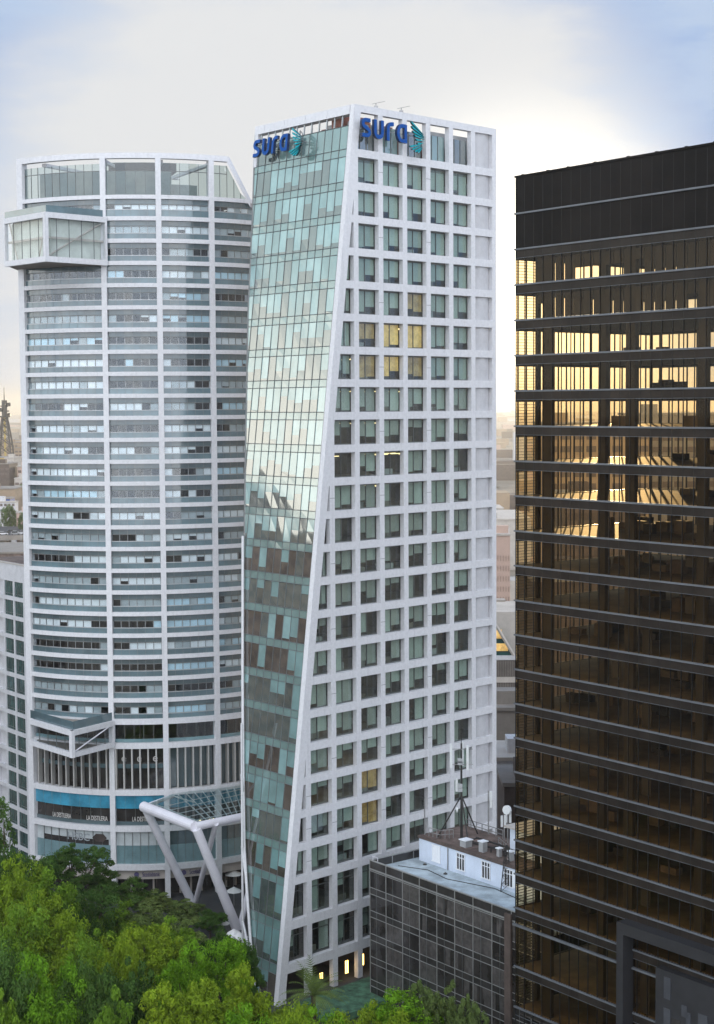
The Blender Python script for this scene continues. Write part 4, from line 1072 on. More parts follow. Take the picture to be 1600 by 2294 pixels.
for px, py in ((952, 1937), (998, 1958)):
    c = at_z(px, py, 16.29); mb2 = MB(); mb2.tube(c, c + V((0, 0, .12)), .28, 'dark', 10, .18); mb2.tube(c + V((0, 0, .12)), c + V((0, 0, .25)), .1, 'steel', 8)
    tag(mb2.build('roof_drain'), 'small dark drain cover on the pale roof deck, ' + ('left one nearer the penthouse' if px < 970 else 'right one nearer the glass edge'), 'drain', 'drain covers on the roof deck')

for i, (pts, lab) in enumerate((([gp(1.5, -3.0, 18.66), gp(5, -4.6, 18.66), gp(9, -4.0, 18.66), gp(15, -5.8, 18.66), gp(21, -5.0, 18.66)], 'thin dark cable lying loosely across the pale roof deck'), ([gp(5.4, -9.3, 21.72), gp(7.2, -8.6, 21.72), gp(10, -9.0, 21.72), gp(13.4, -9.3, 21.72)], 'thin dark cable on the brown penthouse roof between the tall mast and the plant room'))):
    mb = MB(); mb.path(pts, .05, 'dark', 5); tag(mb.build('cable'), lab, 'cable')

# ------------------------------------------------------------------ low white grid building at the left edge
def low_grid():
    a = at_y(75, 1272, 236); Q = V((a.x, a.y, 0)); F = FR(Q, -BV, BN); ZT = a.z
    root = empty('grid_building', Q, 'lower pale building with a square grid of green windows behind the left tree tops', 'building')
    W = 24; fm = MB(); h, bw = 2.93, 3.45
    F.box(fm, -1, W, ZT - 2.6, ZT, -0.5, 0, 'white2'); F.box(fm, -1, W, ZT, ZT + .15, -0.6, .1, 'concl')
    z = ZT - 2.6; rows = []
    while z > 1:
        rows.append((z - h + .62, z)); F.box(fm, -1, W, z - h, z - h + .62, -0.5, -0.002, 'white2'); z -= h
    for (z0, z1) in rows:
        for k in range(8): F.box(fm, k * bw - .24, k * bw + .24, z0, z1, -0.5, 0, 'white2')
    fm.build('grid_frame', root)
    for (z0, z1) in rows:
        for k in range(3):
            s0, s1 = k * bw + .24, (k + 1) * bw - .24
            mb = MB(); F.box(mb, s0, s1, z0, z1, -.22, -.17, 'lowglass')
            for q in (.3, .75): F.box(mb, s0 + (s1 - s0) * q - .04, s0 + (s1 - s0) * q + .04, z0, z1, -.2, -.12, 'alu')
            F.box(mb, s0, s1, z0 + .35, z0 + .42, -.2, -.13, 'alu')
            mb.build('window', root)
    mb = MB(); F.box(mb, -1, W, 0, ZT - .6, -16, -.51, 'white2'); F.box(mb, -1, W, ZT - .6, ZT - .02, -16, -15.6, 'white2'); mb.build('body', root)
    mb = MB(); F.box(mb, -.9, W, ZT - .598, ZT - .5, -15.5, -.52, 'roofbrown'); mb.build('roof', root)
    mb = MB()
    for k in range(6): F.box(mb, 1 + k * 2.4, 2.2 + k * 2.4, ZT - .5, ZT + .5, -5 - k * 1.1, -4 - k * 1.1, 'steel' if k % 2 else 'roofbrown')
    F.box(mb, 0, 20, ZT + .3, ZT + .5, -9, -8.6, 'white2'); F.box(mb, 0, 20, ZT - .4, ZT + .3, -8.9, -8.7, 'steel'); mb.build('roof_machinery', root)
low_grid()

# ------------------------------------------------------------------ street things round the foot of the white tower
for i, (px, py, z) in enumerate(((720, 2186, 4.2), (777, 2166, 4.2), (812, 2150, 4.2))):
    c = SF.p(0, 0, 0); d = ray(px, py); 
    tt = (V((SF.o.x, SF.o.y, 0)) - SF.d * 1.2).dot(SF.d) / d.dot(SF.d); p = V((d.x * tt, d.y * tt, d.z * tt + CAM_H))
    t = empty('lobby_lamp', p, ('faint gold lamp', 'bright gold lamp', 'narrow gold lamp')[i] + (' behind the ground floor columns, leftmost, above the palm', ' in the ground floor opening between the palm and the glass block', ' half hidden by the glass block corner')[i], 'lamp', 'gold lamps in the ground floor of the white tower')
    for s in (-.16, .16):
        mb = MB(); mb.tube(p + SF.s * s - V((0, 0, (.35, .8, .7)[i])), p + SF.s * s + V((0, 0, (.35, .8, .7)[i])), .09, 'lamp', 6); mb.build('tube', t)
    mb = MB(); mb.tube(p + V((0, 0, .7)), p + V((0, 0, 1.6)), .03, 'dark', 4); mb.build('hanger', t)
mb = MB(); f0 = SF.p(-6, 0, 6.0); 
for k in range(1): SF.box(mb, -5, 16, 0.1, .9, 2.0, 9.0, 'planter')
tag(mb.build('planter_bed'), 'long green planted bed at the foot of the white tower columns', 'planter')
def parasol(px, py, lab, sc=1.0):
    b = at_z(px, py, 4.6); t = empty('parasol', V((b.x, b.y, 2.0)), lab, 'parasol', 'white parasols on the plaza under the canopy')
    mb = MB(); mb.tube(V((b.x, b.y, 2)), b, .05, 'steel', 6); mb.build('pole', t)
    mb = MB(); n = 8
    for k in range(n):
        a0, a1 = 2 * PI * k / n, 2 * PI * (k + 1) / n; r = 1.5 * sc
        mb.face([b + V((0, 0, .1)), b + V((r * math.cos(a0), r * math.sin(a0), -.55)), b + V((r * math.cos(a1), r * math.sin(a1), -.55))], 'cloth')
    mb.build('canopy', t, fix=False)
parasol(523, 1950, 'closed-looking pale parasol near the fascia behind the thick canopy tube', .9)
parasol(524, 1988, 'small white parasol in the dark plaza, between the thick canopy tube and the white tower', .8)
parasol(524, 2082, 'white parasol at the foot of the thick canopy tube, left one', .7)
parasol(536, 2090, 'white parasol at the foot of the thick canopy tube, right one nearest the white tower', .8)
parasol(500, 2060, 'small white parasol at the edge of the trees left of the thick tube foot', .6)

# ------------------------------------------------------------------ the city behind
def city_block(name, label, x0, x1, y0, y1, z1, wall, rows=0, win='farwin', cols=0, cat='building', z0=0.0, extra=None, first=2.2, pitch=3.1, wh=1.5, group=None, side=False):
    root = empty(name, V(((x0 + x1) / 2, y0, 0)), label, cat, group)
    mb = MB(); mb.box(x0, x1, y0, y1, z0, z1, wall); mb.build('wall', root)
    mb = MB(); mb.box(x0 - .3, x1 + .3, y0 - .3, y1 + .3, z1, z1 + .6, 'concl' if wall in ('concl', 'white2', 'pink') else 'conc'); mb.box(x0 + 2, x0 + 6, y0 + 3, y0 + 7, z1 + .6, z1 + 3, wall); mb.build('roof', root)
    if rows:
        mb = MB()
        for r in range(rows):
            zt = z1 - first - r * pitch
            if zt < 1.5: break
            n = cols or max(3, int((x1 - x0) / 3.2)); wd = (x1 - x0) / n
            for c in range(n): mb.box(x0 + c * wd + .4, x0 + (c + 1) * wd - .4, y0 - .12, y0 + .05, zt - wh, zt, win)
        if side:
            for r in range(rows):
                zt = z1 - first - r * pitch; n = max(4, int((y1 - y0) / 3.0)); wd = (y1 - y0) / n
                for c in range(n): mb.box(x1 - .05, x1 + .12, y0 + c * wd + .5, y0 + (c + 1) * wd - .5, zt - wh, zt, win)
        o = mb.build('window_row', root)
    return root
def px_x(px, y, py=1100): return at_y(px, py, y).x
def px_z(py, y, px=800): return at_y(px, py, y).z
# gap between the white tower and the black tower
def gapblk(name, label, pa, pb, pt, y, dep, wall, **k): return city_block(name, label, px_x(pa, y), px_x(pb, y), y, y + dep, px_z(pt, y, 1130), wall, **k)
gapblk('apartment_block', 'pink apartment block with rows of small windows in the gap beside the black tower', 1100, 1143, 1200, 520, 16, 'pink', rows=8, cols=7, first=6.5, pitch=3.35, wh=1.7)
mb = MB(); c = at_y(1125, 1180, 560); 
tag(city_block('warehouse', 'white roofed low hall behind the pink apartment block', px_x(1085, 700), px_x(1190, 700), 700, 760, px_z(1165, 700, 1130), 'concl'), None, None)
mb = MB(); p = at_y(1127, 1187, 526); mb.tube(p - V((0, 0, 2.0)), p + V((0, 0, 0.6)), 2.0, 'antw', 12); mb.tube(p + V((0, 0, .6)), p + V((0, 0, 1.3)), 2.0, 'antw', 12, .4); mb.box(p.x - 2.2, p.x + 2.2, p.y - 2, p.y + 2, p.z - 3.4, p.z - 2.0, 'pink')
tag(mb.build('water_tank'), 'round white water tank on the roof of the pink apartment block', 'tank')
# glazed block with a slanting skylight
y = 330; xa, xb = px_x(1085, y), px_x(1170, y)
t = empty('glazed_block', V((xa, y, 0)), 'pale low block with a slanting glass gable lit gold and rows of upright fins below', 'building')
mb = MB(); mb.box(xa, xb, y, y + 20, 0, px_z(1472, y, 1130), 'concl'); mb.box(xa, xb, y + 3, y + 20, px_z(1472, y, 1130), px_z(1375, y, 1130), 'concl'); mb.build('wall', t)
mb = MB(); zt, zb = px_z(1398, y, 1130), px_z(1468, y, 1130); xl_, xr_ = px_x(1108, y), px_x(1151, y)
mb.prism([V((xl_, y - .1, zb)), V((xr_, y - .1, zb)), V((xl_, y - .1, zt))], (0, 3, 0), 'lowglass'); mb.build('gable_glass', t)
mb = MB(); mb.box(xl_, px_x(1138, y), y - .25, y - .12, px_z(1460, y), px_z(1443, y), 'blind_glow'); mb.box(xl_, px_x(1124, y), y - .25, y - .12, px_z(1432, y), px_z(1412, y), 'blind_glow')  # gold panels glow by their own material
mb.tube(V((xl_, y - .3, zt + .3)), V((xr_, y - .3, zb)), .35, 'concl', 5); mb.box(xa, xb, y - .5, y - .1, zb - .9, zb, 'white2'); mb.build('gable_frame', t)
mb = MB()
for k in range(22):
    x = xa + k * (xb - xa) / 22; mb.box(x, x + .17, y - .5, y - .05, px_z(1575, y), px_z(1530, y), 'conc'); mb.box(x, x + .17, y - .5, y - .05, px_z(1518, y), px_z(1482, y), 'conc')
mb.box(xa, xb, y - .08, y - .02, px_z(1575, y), px_z(1482, y), 'farwin'); mb.box(xa, xb, y - .6, y - .1, px_z(1530, y), px_z(1518, y), 'concl'); mb.build('fin_row', t)
city_block('concrete_wall_building', 'plain grey concrete wall block low in the gap beside the black tower', px_x(1090, 285), px_x(1180, 285), 285, 300, px_z(1592, 285, 1130), 'conc')
city_block('flat_roof_building', 'pale flat roofed building with a thick white slab edge low in the gap', px_x(1113, 262), px_x(1170, 262), 262, 275, px_z(1704, 262, 1130), 'white2')
city_block('terrace_building', 'small dark roof terrace with a pink edge just left of the black tower', px_x(1130, 240), px_x(1165, 240), 240, 252, px_z(1762, 240, 1130), 'brown')
tag(city_block('hall', 'long low hall with a white roof in front of the pink block', px_x(1085, 430), px_x(1175, 430), 430, 450, px_z(1372, 430, 1130), 'concl'), None, None)
# blocks added behind the black tower to take the low sun off its lower storeys
for i, (x, y_, wx, dp, hz, wl) in enumerate(((60, 400, 26, 26, 67, 'tan'), (91, 430, 32, 30, 69, 'conc'), (54, 350, 18, 18, 52, 'brown'), (128, 400, 40, 30, 66, 'tan'))):
    city_block('office_building', ('tan block', 'tall grey block', 'low brown block', 'wide tan block')[i] + ' dimly seen through the bronze glass of the black tower', x - wx / 2, x + wx / 2, y_, y_ + dp, hz, wl, rows=8)
city_block('office_building', 'dark brown block close behind the black tower, dimly seen through its lower glass', 25, 78, 226, 248, 47, 'brown', rows=10)  # added to keep sun and sky light off the lower floors
# hazy roofs further down the gap
for i, (pa, pb, pt, yy, wl, lb) in enumerate(((1080, 1128, 1140, 900, 'concl', 'hazy white hall left part of the gap beside the black tower'), (1124, 1180, 1118, 1100, 'pink', 'hazy pink block right part of the gap beside the black tower'), (1060, 1120, 1100, 1400, 'concl', 'faint pale block far away along the edge of the white tower'), (1118, 1200, 1082, 1800, 'tan', 'faint long tan block far away in the gap'))):
    city_block('office_building', lb, px_x(pa, yy), px_x(pb, yy), yy, yy + 30, px_z(pt, yy, 1130), wl, rows=3)
# gap at the left edge
for nm, lab, pa, pb, pt, yy, wl, rows in (
    ('office_building', 'low ochre block lit yellow at the left edge below the lattice tower', -40, 14, 1026, 1150, 'ochre', 3),
    ('office_building', 'pale block with two dark window bands right of the yellow block', 12, 33, 1027, 1120, 'concl', 2),
    ('apartment_block', 'hazy tan block right at the foot of the lattice tower', 18, 44, 992, 1450, 'tan', 4),
    ('apartment_block', 'hazy brown block between the lattice tower and the curved tower', 34, 62, 1004, 1350, 'tan', 4),
    ('office_building', 'long hazy flat block in the far distance behind the lattice tower', -60, 90, 986, 1900, 'tan', 3),
    ('warehouse', 'low hall with a bright white roof against the edge of the curved tower', 33, 80, 1073, 980, 'concl', 1),
    ('apartment_block', 'small hazy brown house above the dark tree mass at the left edge', -10, 22, 1040, 1000, 'brown', 2),
    ('apartment_block', 'small pinkish house right of the dark tree mass', 40, 70, 1046, 1010, 'pink', 2),
    ('apartment_block', 'low tan house row behind the white shed', 20, 75, 1112, 880, 'tan', 2),
    ('apartment_block', 'low pinkish house beside the edge of the curved tower above the car deck', 36, 80, 1150, 790, 'pink', 2),
    ('brown_building', 'square tan building with a blank side above the car deck', -30, 34, 1096, 860, 'tan', 0)):
    city_block(nm, lab, px_x(pa, yy), px_x(pb, yy), yy, yy + 25, px_z(pt, yy, 30), wl, rows=rows, group=None)
tag(city_block('site_building', 'blue roofed white shed in front of the square tan building', px_x(-40, 840), px_x(22, 840), 840, 852, px_z(1118, 840, 30), 'signblue'), None, None)
tag(city_block('site_building', 'low white office hut with small dark windows beside the blue shed', px_x(-20, 825), px_x(34, 825), 825, 832, px_z(1126, 825, 30), 'white2', rows=1, first=.6, wh=1.2, cols=6), None, None)
yd = 735; zdk = px_z(1199, yd, 30)
mb = MB(); mb.box(px_x(-160, yd), px_x(120, yd), yd - 4, yd + 55, zdk - 1.2, zdk, 'asphalt'); struct(mb.build('parking_deck'))
mb = MB(); mb.box(px_x(-160, yd), px_x(120, yd), yd - 4.6, yd - 4.1, zdk - 1.9, zdk + .3, 'conc')
for k in range(9): mb.box(px_x(-160, yd) + k * 7, px_x(-160, yd) + k * 7 + 1, yd + 6, yd + 7, 0, zdk - 1.2, 'conc')
tag(mb.build('deck_wall'), 'long pale parapet wall in front of the row of parked cars', 'wall')
ye = 700; ze = px_z(1217, ye, 30)
mb = MB(); mb.box(px_x(-200, ye), px_x(150, ye), ye - 8, ye + 4, ze - 2.2, ze - 1.2, 'asphalt'); struct(mb.build('elevated_road'))
mb = MB(); mb.box(px_x(-200, ye), px_x(150, ye), ye - 8.6, ye - 8.1, ze - 3.6, ze - .9, 'conc')
for k in range(6): mb.box(px_x(-200, ye) + k * 12, px_x(-200, ye) + k * 12 + 1.4, ye - 3, ye - 1.6, 0, ze - 2.2, 'conc')
tag(mb.build('road_parapet'), 'grey concrete side of the elevated road below the car deck', 'wall')
city_block('workshop', 'brown cluttered roof of a low workshop behind the pale grid building', px_x(-60, 560), px_x(90, 560), 560, 600, px_z(1240, 560, 30), 'roofbrown')
# street lamp by the elevated road
p = at_y(48, 1238, 690); t = empty('street_lamp', V((p.x, p.y, 0)), 'thin grey lamp post beside the elevated road, next to the curved tower', 'street lamp')
mb = MB(); mb.tube(V((p.x, p.y, 0)), V((p.x, p.y, p.z + 8)), .16, 'steel', 6); mb.build('pole', t)
mb = MB(); mb.tube(V((p.x, p.y, p.z + 8)), V((p.x - 1.8, p.y, p.z + 8.4)), .1, 'steel', 5); mb.build('arm', t); mb = MB(); mb.box(p.x - 2.4, p.x - 1.6, p.y - .2, p.y + .2, p.z + 8.3, p.z + 8.5, 'machine'); mb.build('lamp_head', t)

def car(paint):
    t = bpy.data.objects.new('parked_car', None); COL.objects.link(t); t['category'] = 'car'; t['group'] = 'cars on the parking deck'
    mb = MB(); pr = [(-2.2, .35), (2.2, .35), (2.25, .75), (1.3, .95), (-2.15, 1.0), (-2.25, .6)]
    mb.prism([V((x, -.88, z)) for x, z in pr], (0, 1.76, 0), paint); mb.build('body', t)
    mb = MB(); pr = [(-2.0, 1.0), (1.2, .95), (.5, 1.48), (-1.5, 1.5)]; mb.prism([V((x, -.76, z)) for x, z in pr], (0, 1.52, 0), 'carglass'); mb.build('cabin_glass', t)
    mb = MB(); pr = [(.45, 1.485), (-1.45, 1.505), (-1.4, 1.56), (.35, 1.54)]; mb.prism([V((x, -.72, z)) for x, z in pr], (0, 1.44, 0), paint); mb.build('roof', t)
    for x in (-1.4, 1.4):
        for yy in (-.9, .72): mb = MB(); mb.tube(V((x, yy, .33)), V((x, yy + .18, .33)), .33, 'tyre', 10); mb.build('wheel', t)
    return t
protos = {k: car(k) for k in ('paintw', 'paintg', 'paintd')}
used_ = set()
for px, dyy, paint, rz, lab in ((5, 2, 'paintw', .25, 'white car at the left end of the parking deck row'), (24, 13, 'paintd', .3, 'dark car behind the white cars, middle of the deck'), (34, 8, 'paintw', .2, 'white car in the middle of the second deck row'), (33, 1, 'paintg', .15, 'silver car at the front of the deck, right of the white car'),
        (50, 5, 'paintw', .2, 'white car at the front right, close to the curved tower'), (52, 12, 'paintg', .3, 'silver car at the back right, close to the curved tower'), (-14, 9, 'paintg', .2, 'silver car cut by the left edge of the photo'), (60, 1, 'paintd', .2, 'dark car half hidden by the curved tower')):
    loc = V((px_x(px, yd + dyy), yd + dyy, zdk + .004))
    if paint not in used_: used_.add(paint); o = protos[paint]; o.location = loc; o.rotation_euler = (0, 0, rz); o['label'] = lab
    else: copy_tree(protos[paint], loc, rz, 1.0, lab)
# lattice broadcasting tower
yy = 1300; c = at_y(10, 905, yy); sc_ = yy / FPX
t = empty('lattice_tower', V((c.x, yy, 0)), 'dark lattice broadcasting tower with dishes rising in the yellow haze at the left edge', 'tower')
zb, zn, zt, tip = 0.0, px_z(935, yy, 10), px_z(905, yy, 10), px_z(868, yy, 10)
def wz(z): return 4.6 + (1.8 - 4.6) * min(1, max(0, (z - px_z(990, yy, 10)) / (zn - px_z(990, yy, 10)))) if z > px_z(990, yy, 10) else 4.6 + (px_z(990, yy, 10) - z) * .08
lev = [0, 12, 24, 34, 42, 49, 55, 60, zn]
for sx, sy in ((1, 1), (1, -1), (-1, 1), (-1, -1)):
    mb = MB()
    for a, b in zip(lev, lev[1:]): mb.tube(V((c.x + sx * wz(a), yy + sy * wz(a), a)), V((c.x + sx * wz(b), yy + sy * wz(b), b)), 0.7, 'dark', 5)
    mb.build('leg', t)
mb = MB()
for a, b in zip(lev, lev[1:]):
    for sy in (1, -1):
        mb.tube(V((c.x - wz(a), yy + sy * wz(a), a)), V((c.x + wz(b), yy + sy * wz(b), b)), .3, 'dark', 4); mb.tube(V((c.x + wz(a), yy + sy * wz(a), a)), V((c.x - wz(b), yy + sy * wz(b), b)), .45, 'dark', 4)
mb.tube(V((c.x, yy, 0)), V((c.x, yy, zn)), .9, 'ochre', 6); mb.build('lattice_bracing', t)
for k, z in enumerate((zn, zn + 4.5, zn + 8.5)):
    mb = MB(); mb.tube(V((c.x, yy, z)), V((c.x, yy, z + 1.1)), 4.2 - k * .5, 'dark', 12); mb.build('platform', t)
mb = MB(); mb.tube(V((c.x, yy, zn)), V((c.x, yy, zt + 3)), 2.2, 'dark', 8); mb.tube(V((c.x, yy, zt + 3)), V((c.x, yy, tip)), .5, 'dark', 6, .25); mb.build('spire', t)
for k in range(9):
    a = k * 2.4; z = zn + 2 + (k % 3) * 4.2; q = V((c.x + 3.8 * math.cos(a), yy + 3.8 * math.sin(a), z)); mb = MB(); mb.tube(q, q + V((math.cos(a) * .9, math.sin(a) * .9, 0)), 1.5, 'dark', 9); mb.build('dish', t)
# houses far off to the left, mirrored in the glass side of the white tower
for i, (x, y_, wx, hz, wl) in enumerate(((-150, 225, 26, 66, 'tan'), (-185, 262, 40, 78, 'brown'), (-240, 205, 50, 70, 'tan'), (-120, 196, 22, 50, 'brown'), (-300, 290, 60, 88, 'conc'))):
    city_block('apartment_block', ('tan', 'brown', 'wide tan', 'short brown', 'tall grey')[i] + ' block mirrored in the glass side of the white tower', x - wx / 2, x + wx / 2, y_ - 14, y_ + 14, hz, wl, rows=16, win='concl' if i % 2 else 'farwin', side=True)

# low sprawl of roofs reaching the horizon
rs = random.Random(21); mb = MB()
for _ in range(2600):
    yy = 300 * (14000 / 300.0) ** (rs.random() ** 0.9); xx = rs.uniform(-0.75, 0.75) * yy
    if yy < 780 and -0.26 * yy < xx < 0.30 * yy and yy < 330: continue
    if yy < 620 and (0.07 * yy < xx < 0.135 * yy or -.25 * yy < xx < -.19 * yy): continue
    wx, wy = rs.uniform(8, 26) * (1 + yy / 5000), rs.uniform(8, 26) * (1 + yy / 5000); hz = rs.uniform(4, 9) if yy < 1000 else rs.uniform(5, 20) if rs.random() < .9 else rs.uniform(20, 38)
    mb.box(xx, xx + wx, yy, yy + wy, -.5, hz, rs.choice(['tan', 'tan', 'concl', 'conc', 'brown', 'pink', 'white2']))
mb.build('distant_city')['kind'] = 'stuff'

# ------------------------------------------------------------------ trees
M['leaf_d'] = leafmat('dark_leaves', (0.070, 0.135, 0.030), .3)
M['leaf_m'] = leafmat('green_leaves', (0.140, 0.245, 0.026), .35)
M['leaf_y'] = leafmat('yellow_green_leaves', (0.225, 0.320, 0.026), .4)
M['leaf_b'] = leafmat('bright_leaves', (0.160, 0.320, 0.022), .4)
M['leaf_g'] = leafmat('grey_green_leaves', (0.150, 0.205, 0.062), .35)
def leaves(mb, c, n, r, size, m, rd, flat=0.75, up=0.35):
    k = mb.mi(m)
    for _ in range(n):
        d = V((rd.gauss(0, 1), rd.gauss(0, 1), rd.gauss(0, 1)))
        if d.length < 1e-3: continue
        d.normalize(); p = c + V((d.x, d.y, d.z * flat)) * (r * (0.55 + 0.5 * rd.random()))
        nn_ = (d + V((rd.uniform(-.7, .7), rd.uniform(-.7, .7), rd.uniform(-.4, .7) + up))).normalized()
        a = nn_.orthogonal().normalized(); a.rotate(Matrix.Rotation(rd.random() * 6.28, 3, nn_)); b = nn_.cross(a)
        s = size * rd.uniform(.6, 1.3); i = len(mb.v)
        mb.v += [tuple(p - a * s), tuple(p - b * s * .45 + nn_ * s * .12), tuple(p + a * s), tuple(p + b * s * .45 + nn_ * s * .12)]
        mb.f.append((i, i + 1, i + 2, i + 3)); mb.m.append(k)
def make_tree(kind, m, seed, nc=125, nl=105):
    rd = random.Random(seed)
    root = bpy.data.objects.new('pine_tree' if kind == 'conifer' else ('leafy_shrub' if kind == 'shrub' else 'leafy_tree'), None); COL.objects.link(root)
    root['category'] = 'shrub' if kind == 'shrub' else 'tree'
    # unit tree: height 1.0 = 10 m
    tm, cm = MB(), MB()
    H = 10.0; cb = {'round': .36, 'loose': .3, 'conifer': .12, 'shrub': .05}[kind] * H
    fork = V((rd.uniform(-.3, .3), rd.uniform(-.3, .3), cb + .6)); tm.tube(V((0, 0, -1.0)), fork, .28, 'bark', 8, .2)
    lobes = []
    if kind == 'conifer':
        for q in range(26):
            z = cb + (H - cb) * q / 26.0; r = (H - z) * .34 + .15
            for j in range(6 if q < 20 else 3):
                a = rd.random() * 6.28; e = V((math.cos(a) * r * rd.uniform(.5, 1.1), math.sin(a) * r * rd.uniform(.5, 1.1), z - r * .15)); lobes.append((e, .34 + r * .2))
        tm.tube(fork, V((0, 0, H - .3)), .2, 'bark', 6, .03)
    else:
        cz = (cb + H) / 2 + .2; rz = (H - cb) / 2; rx = {'round': 4.1, 'loose': 3.6, 'shrub': 3.8}[kind]
        nb = rd.randint(5, 8); big = []
        for q in range(nb):
            a = q * 6.283 / nb + rd.uniform(-.4, .4); rr = rd.uniform(.45, .72) * rx
            big.append((V((math.cos(a) * rr, math.sin(a) * rr, cz + rd.uniform(-.45, .4) * rz)), rd.uniform(.36, .55) * rx))
        big.append((V((rd.uniform(-.8, .8), rd.uniform(-.8, .8), cz + rz * .52)), .5 * rx)); big.append((V((0, 0, cz)), .62 * rx))
        for c, r in big: tm.tube(fork, c, .14, 'bark', 6, .04)
        for q in range(nc):
            c, r = rd.choice(big); d = V((rd.gauss(0, 1), rd.gauss(0, 1), rd.gauss(.25, 1))).normalized()
            lobes.append((c + d * r * rd.uniform(.55, 1.02), rd.uniform(.5, .95) if kind != 'loose' else rd.uniform(.35, .7)))
    for c, r in lobes: leaves(cm, c, nl if kind != 'conifer' else 30, r, .155 if kind != 'shrub' else .14, m, rd)
    tm.build('trunk', root); cm.build('crown', root, fix=False)
    return root
protoT = {}
def tree(kind, m, px, pyt, y, wpx, label, var=0, group='trees in front of the towers', gz=0.0):
    """crown top seen at (px, pyt) at distance y; wpx is the crown width in photo pixels"""
    top = at_y(px, pyt, y); key = (kind, m, var); h = max(1.5, top.z - gz); wd = wpx * (1.9 if kind == 'shrub' else 1.22) * y / FPX
    base_w = {'round': 9.6, 'loose': 8.4, 'conifer': 7.0, 'shrub': 8.6}[kind]
    sx = wd / base_w; sz = h / 10.3; rz = random.uniform(0, 6.28)
    if key not in protoT:
        o = make_tree(kind, m, hash(str(key)) % 1000 if False else sum(map(ord, kind + m)) * 7 + var * 31); protoT[key] = o
    elif True:
        o = copy_tree(protoT[key], (0, 0, 0), 0, 1.0, label)
    o.location = (top.x, y, gz); o.scale = (sx, sx, sz); o.rotation_euler = (0, 0, rz); o['label'] = label; o['group'] = group
    return o
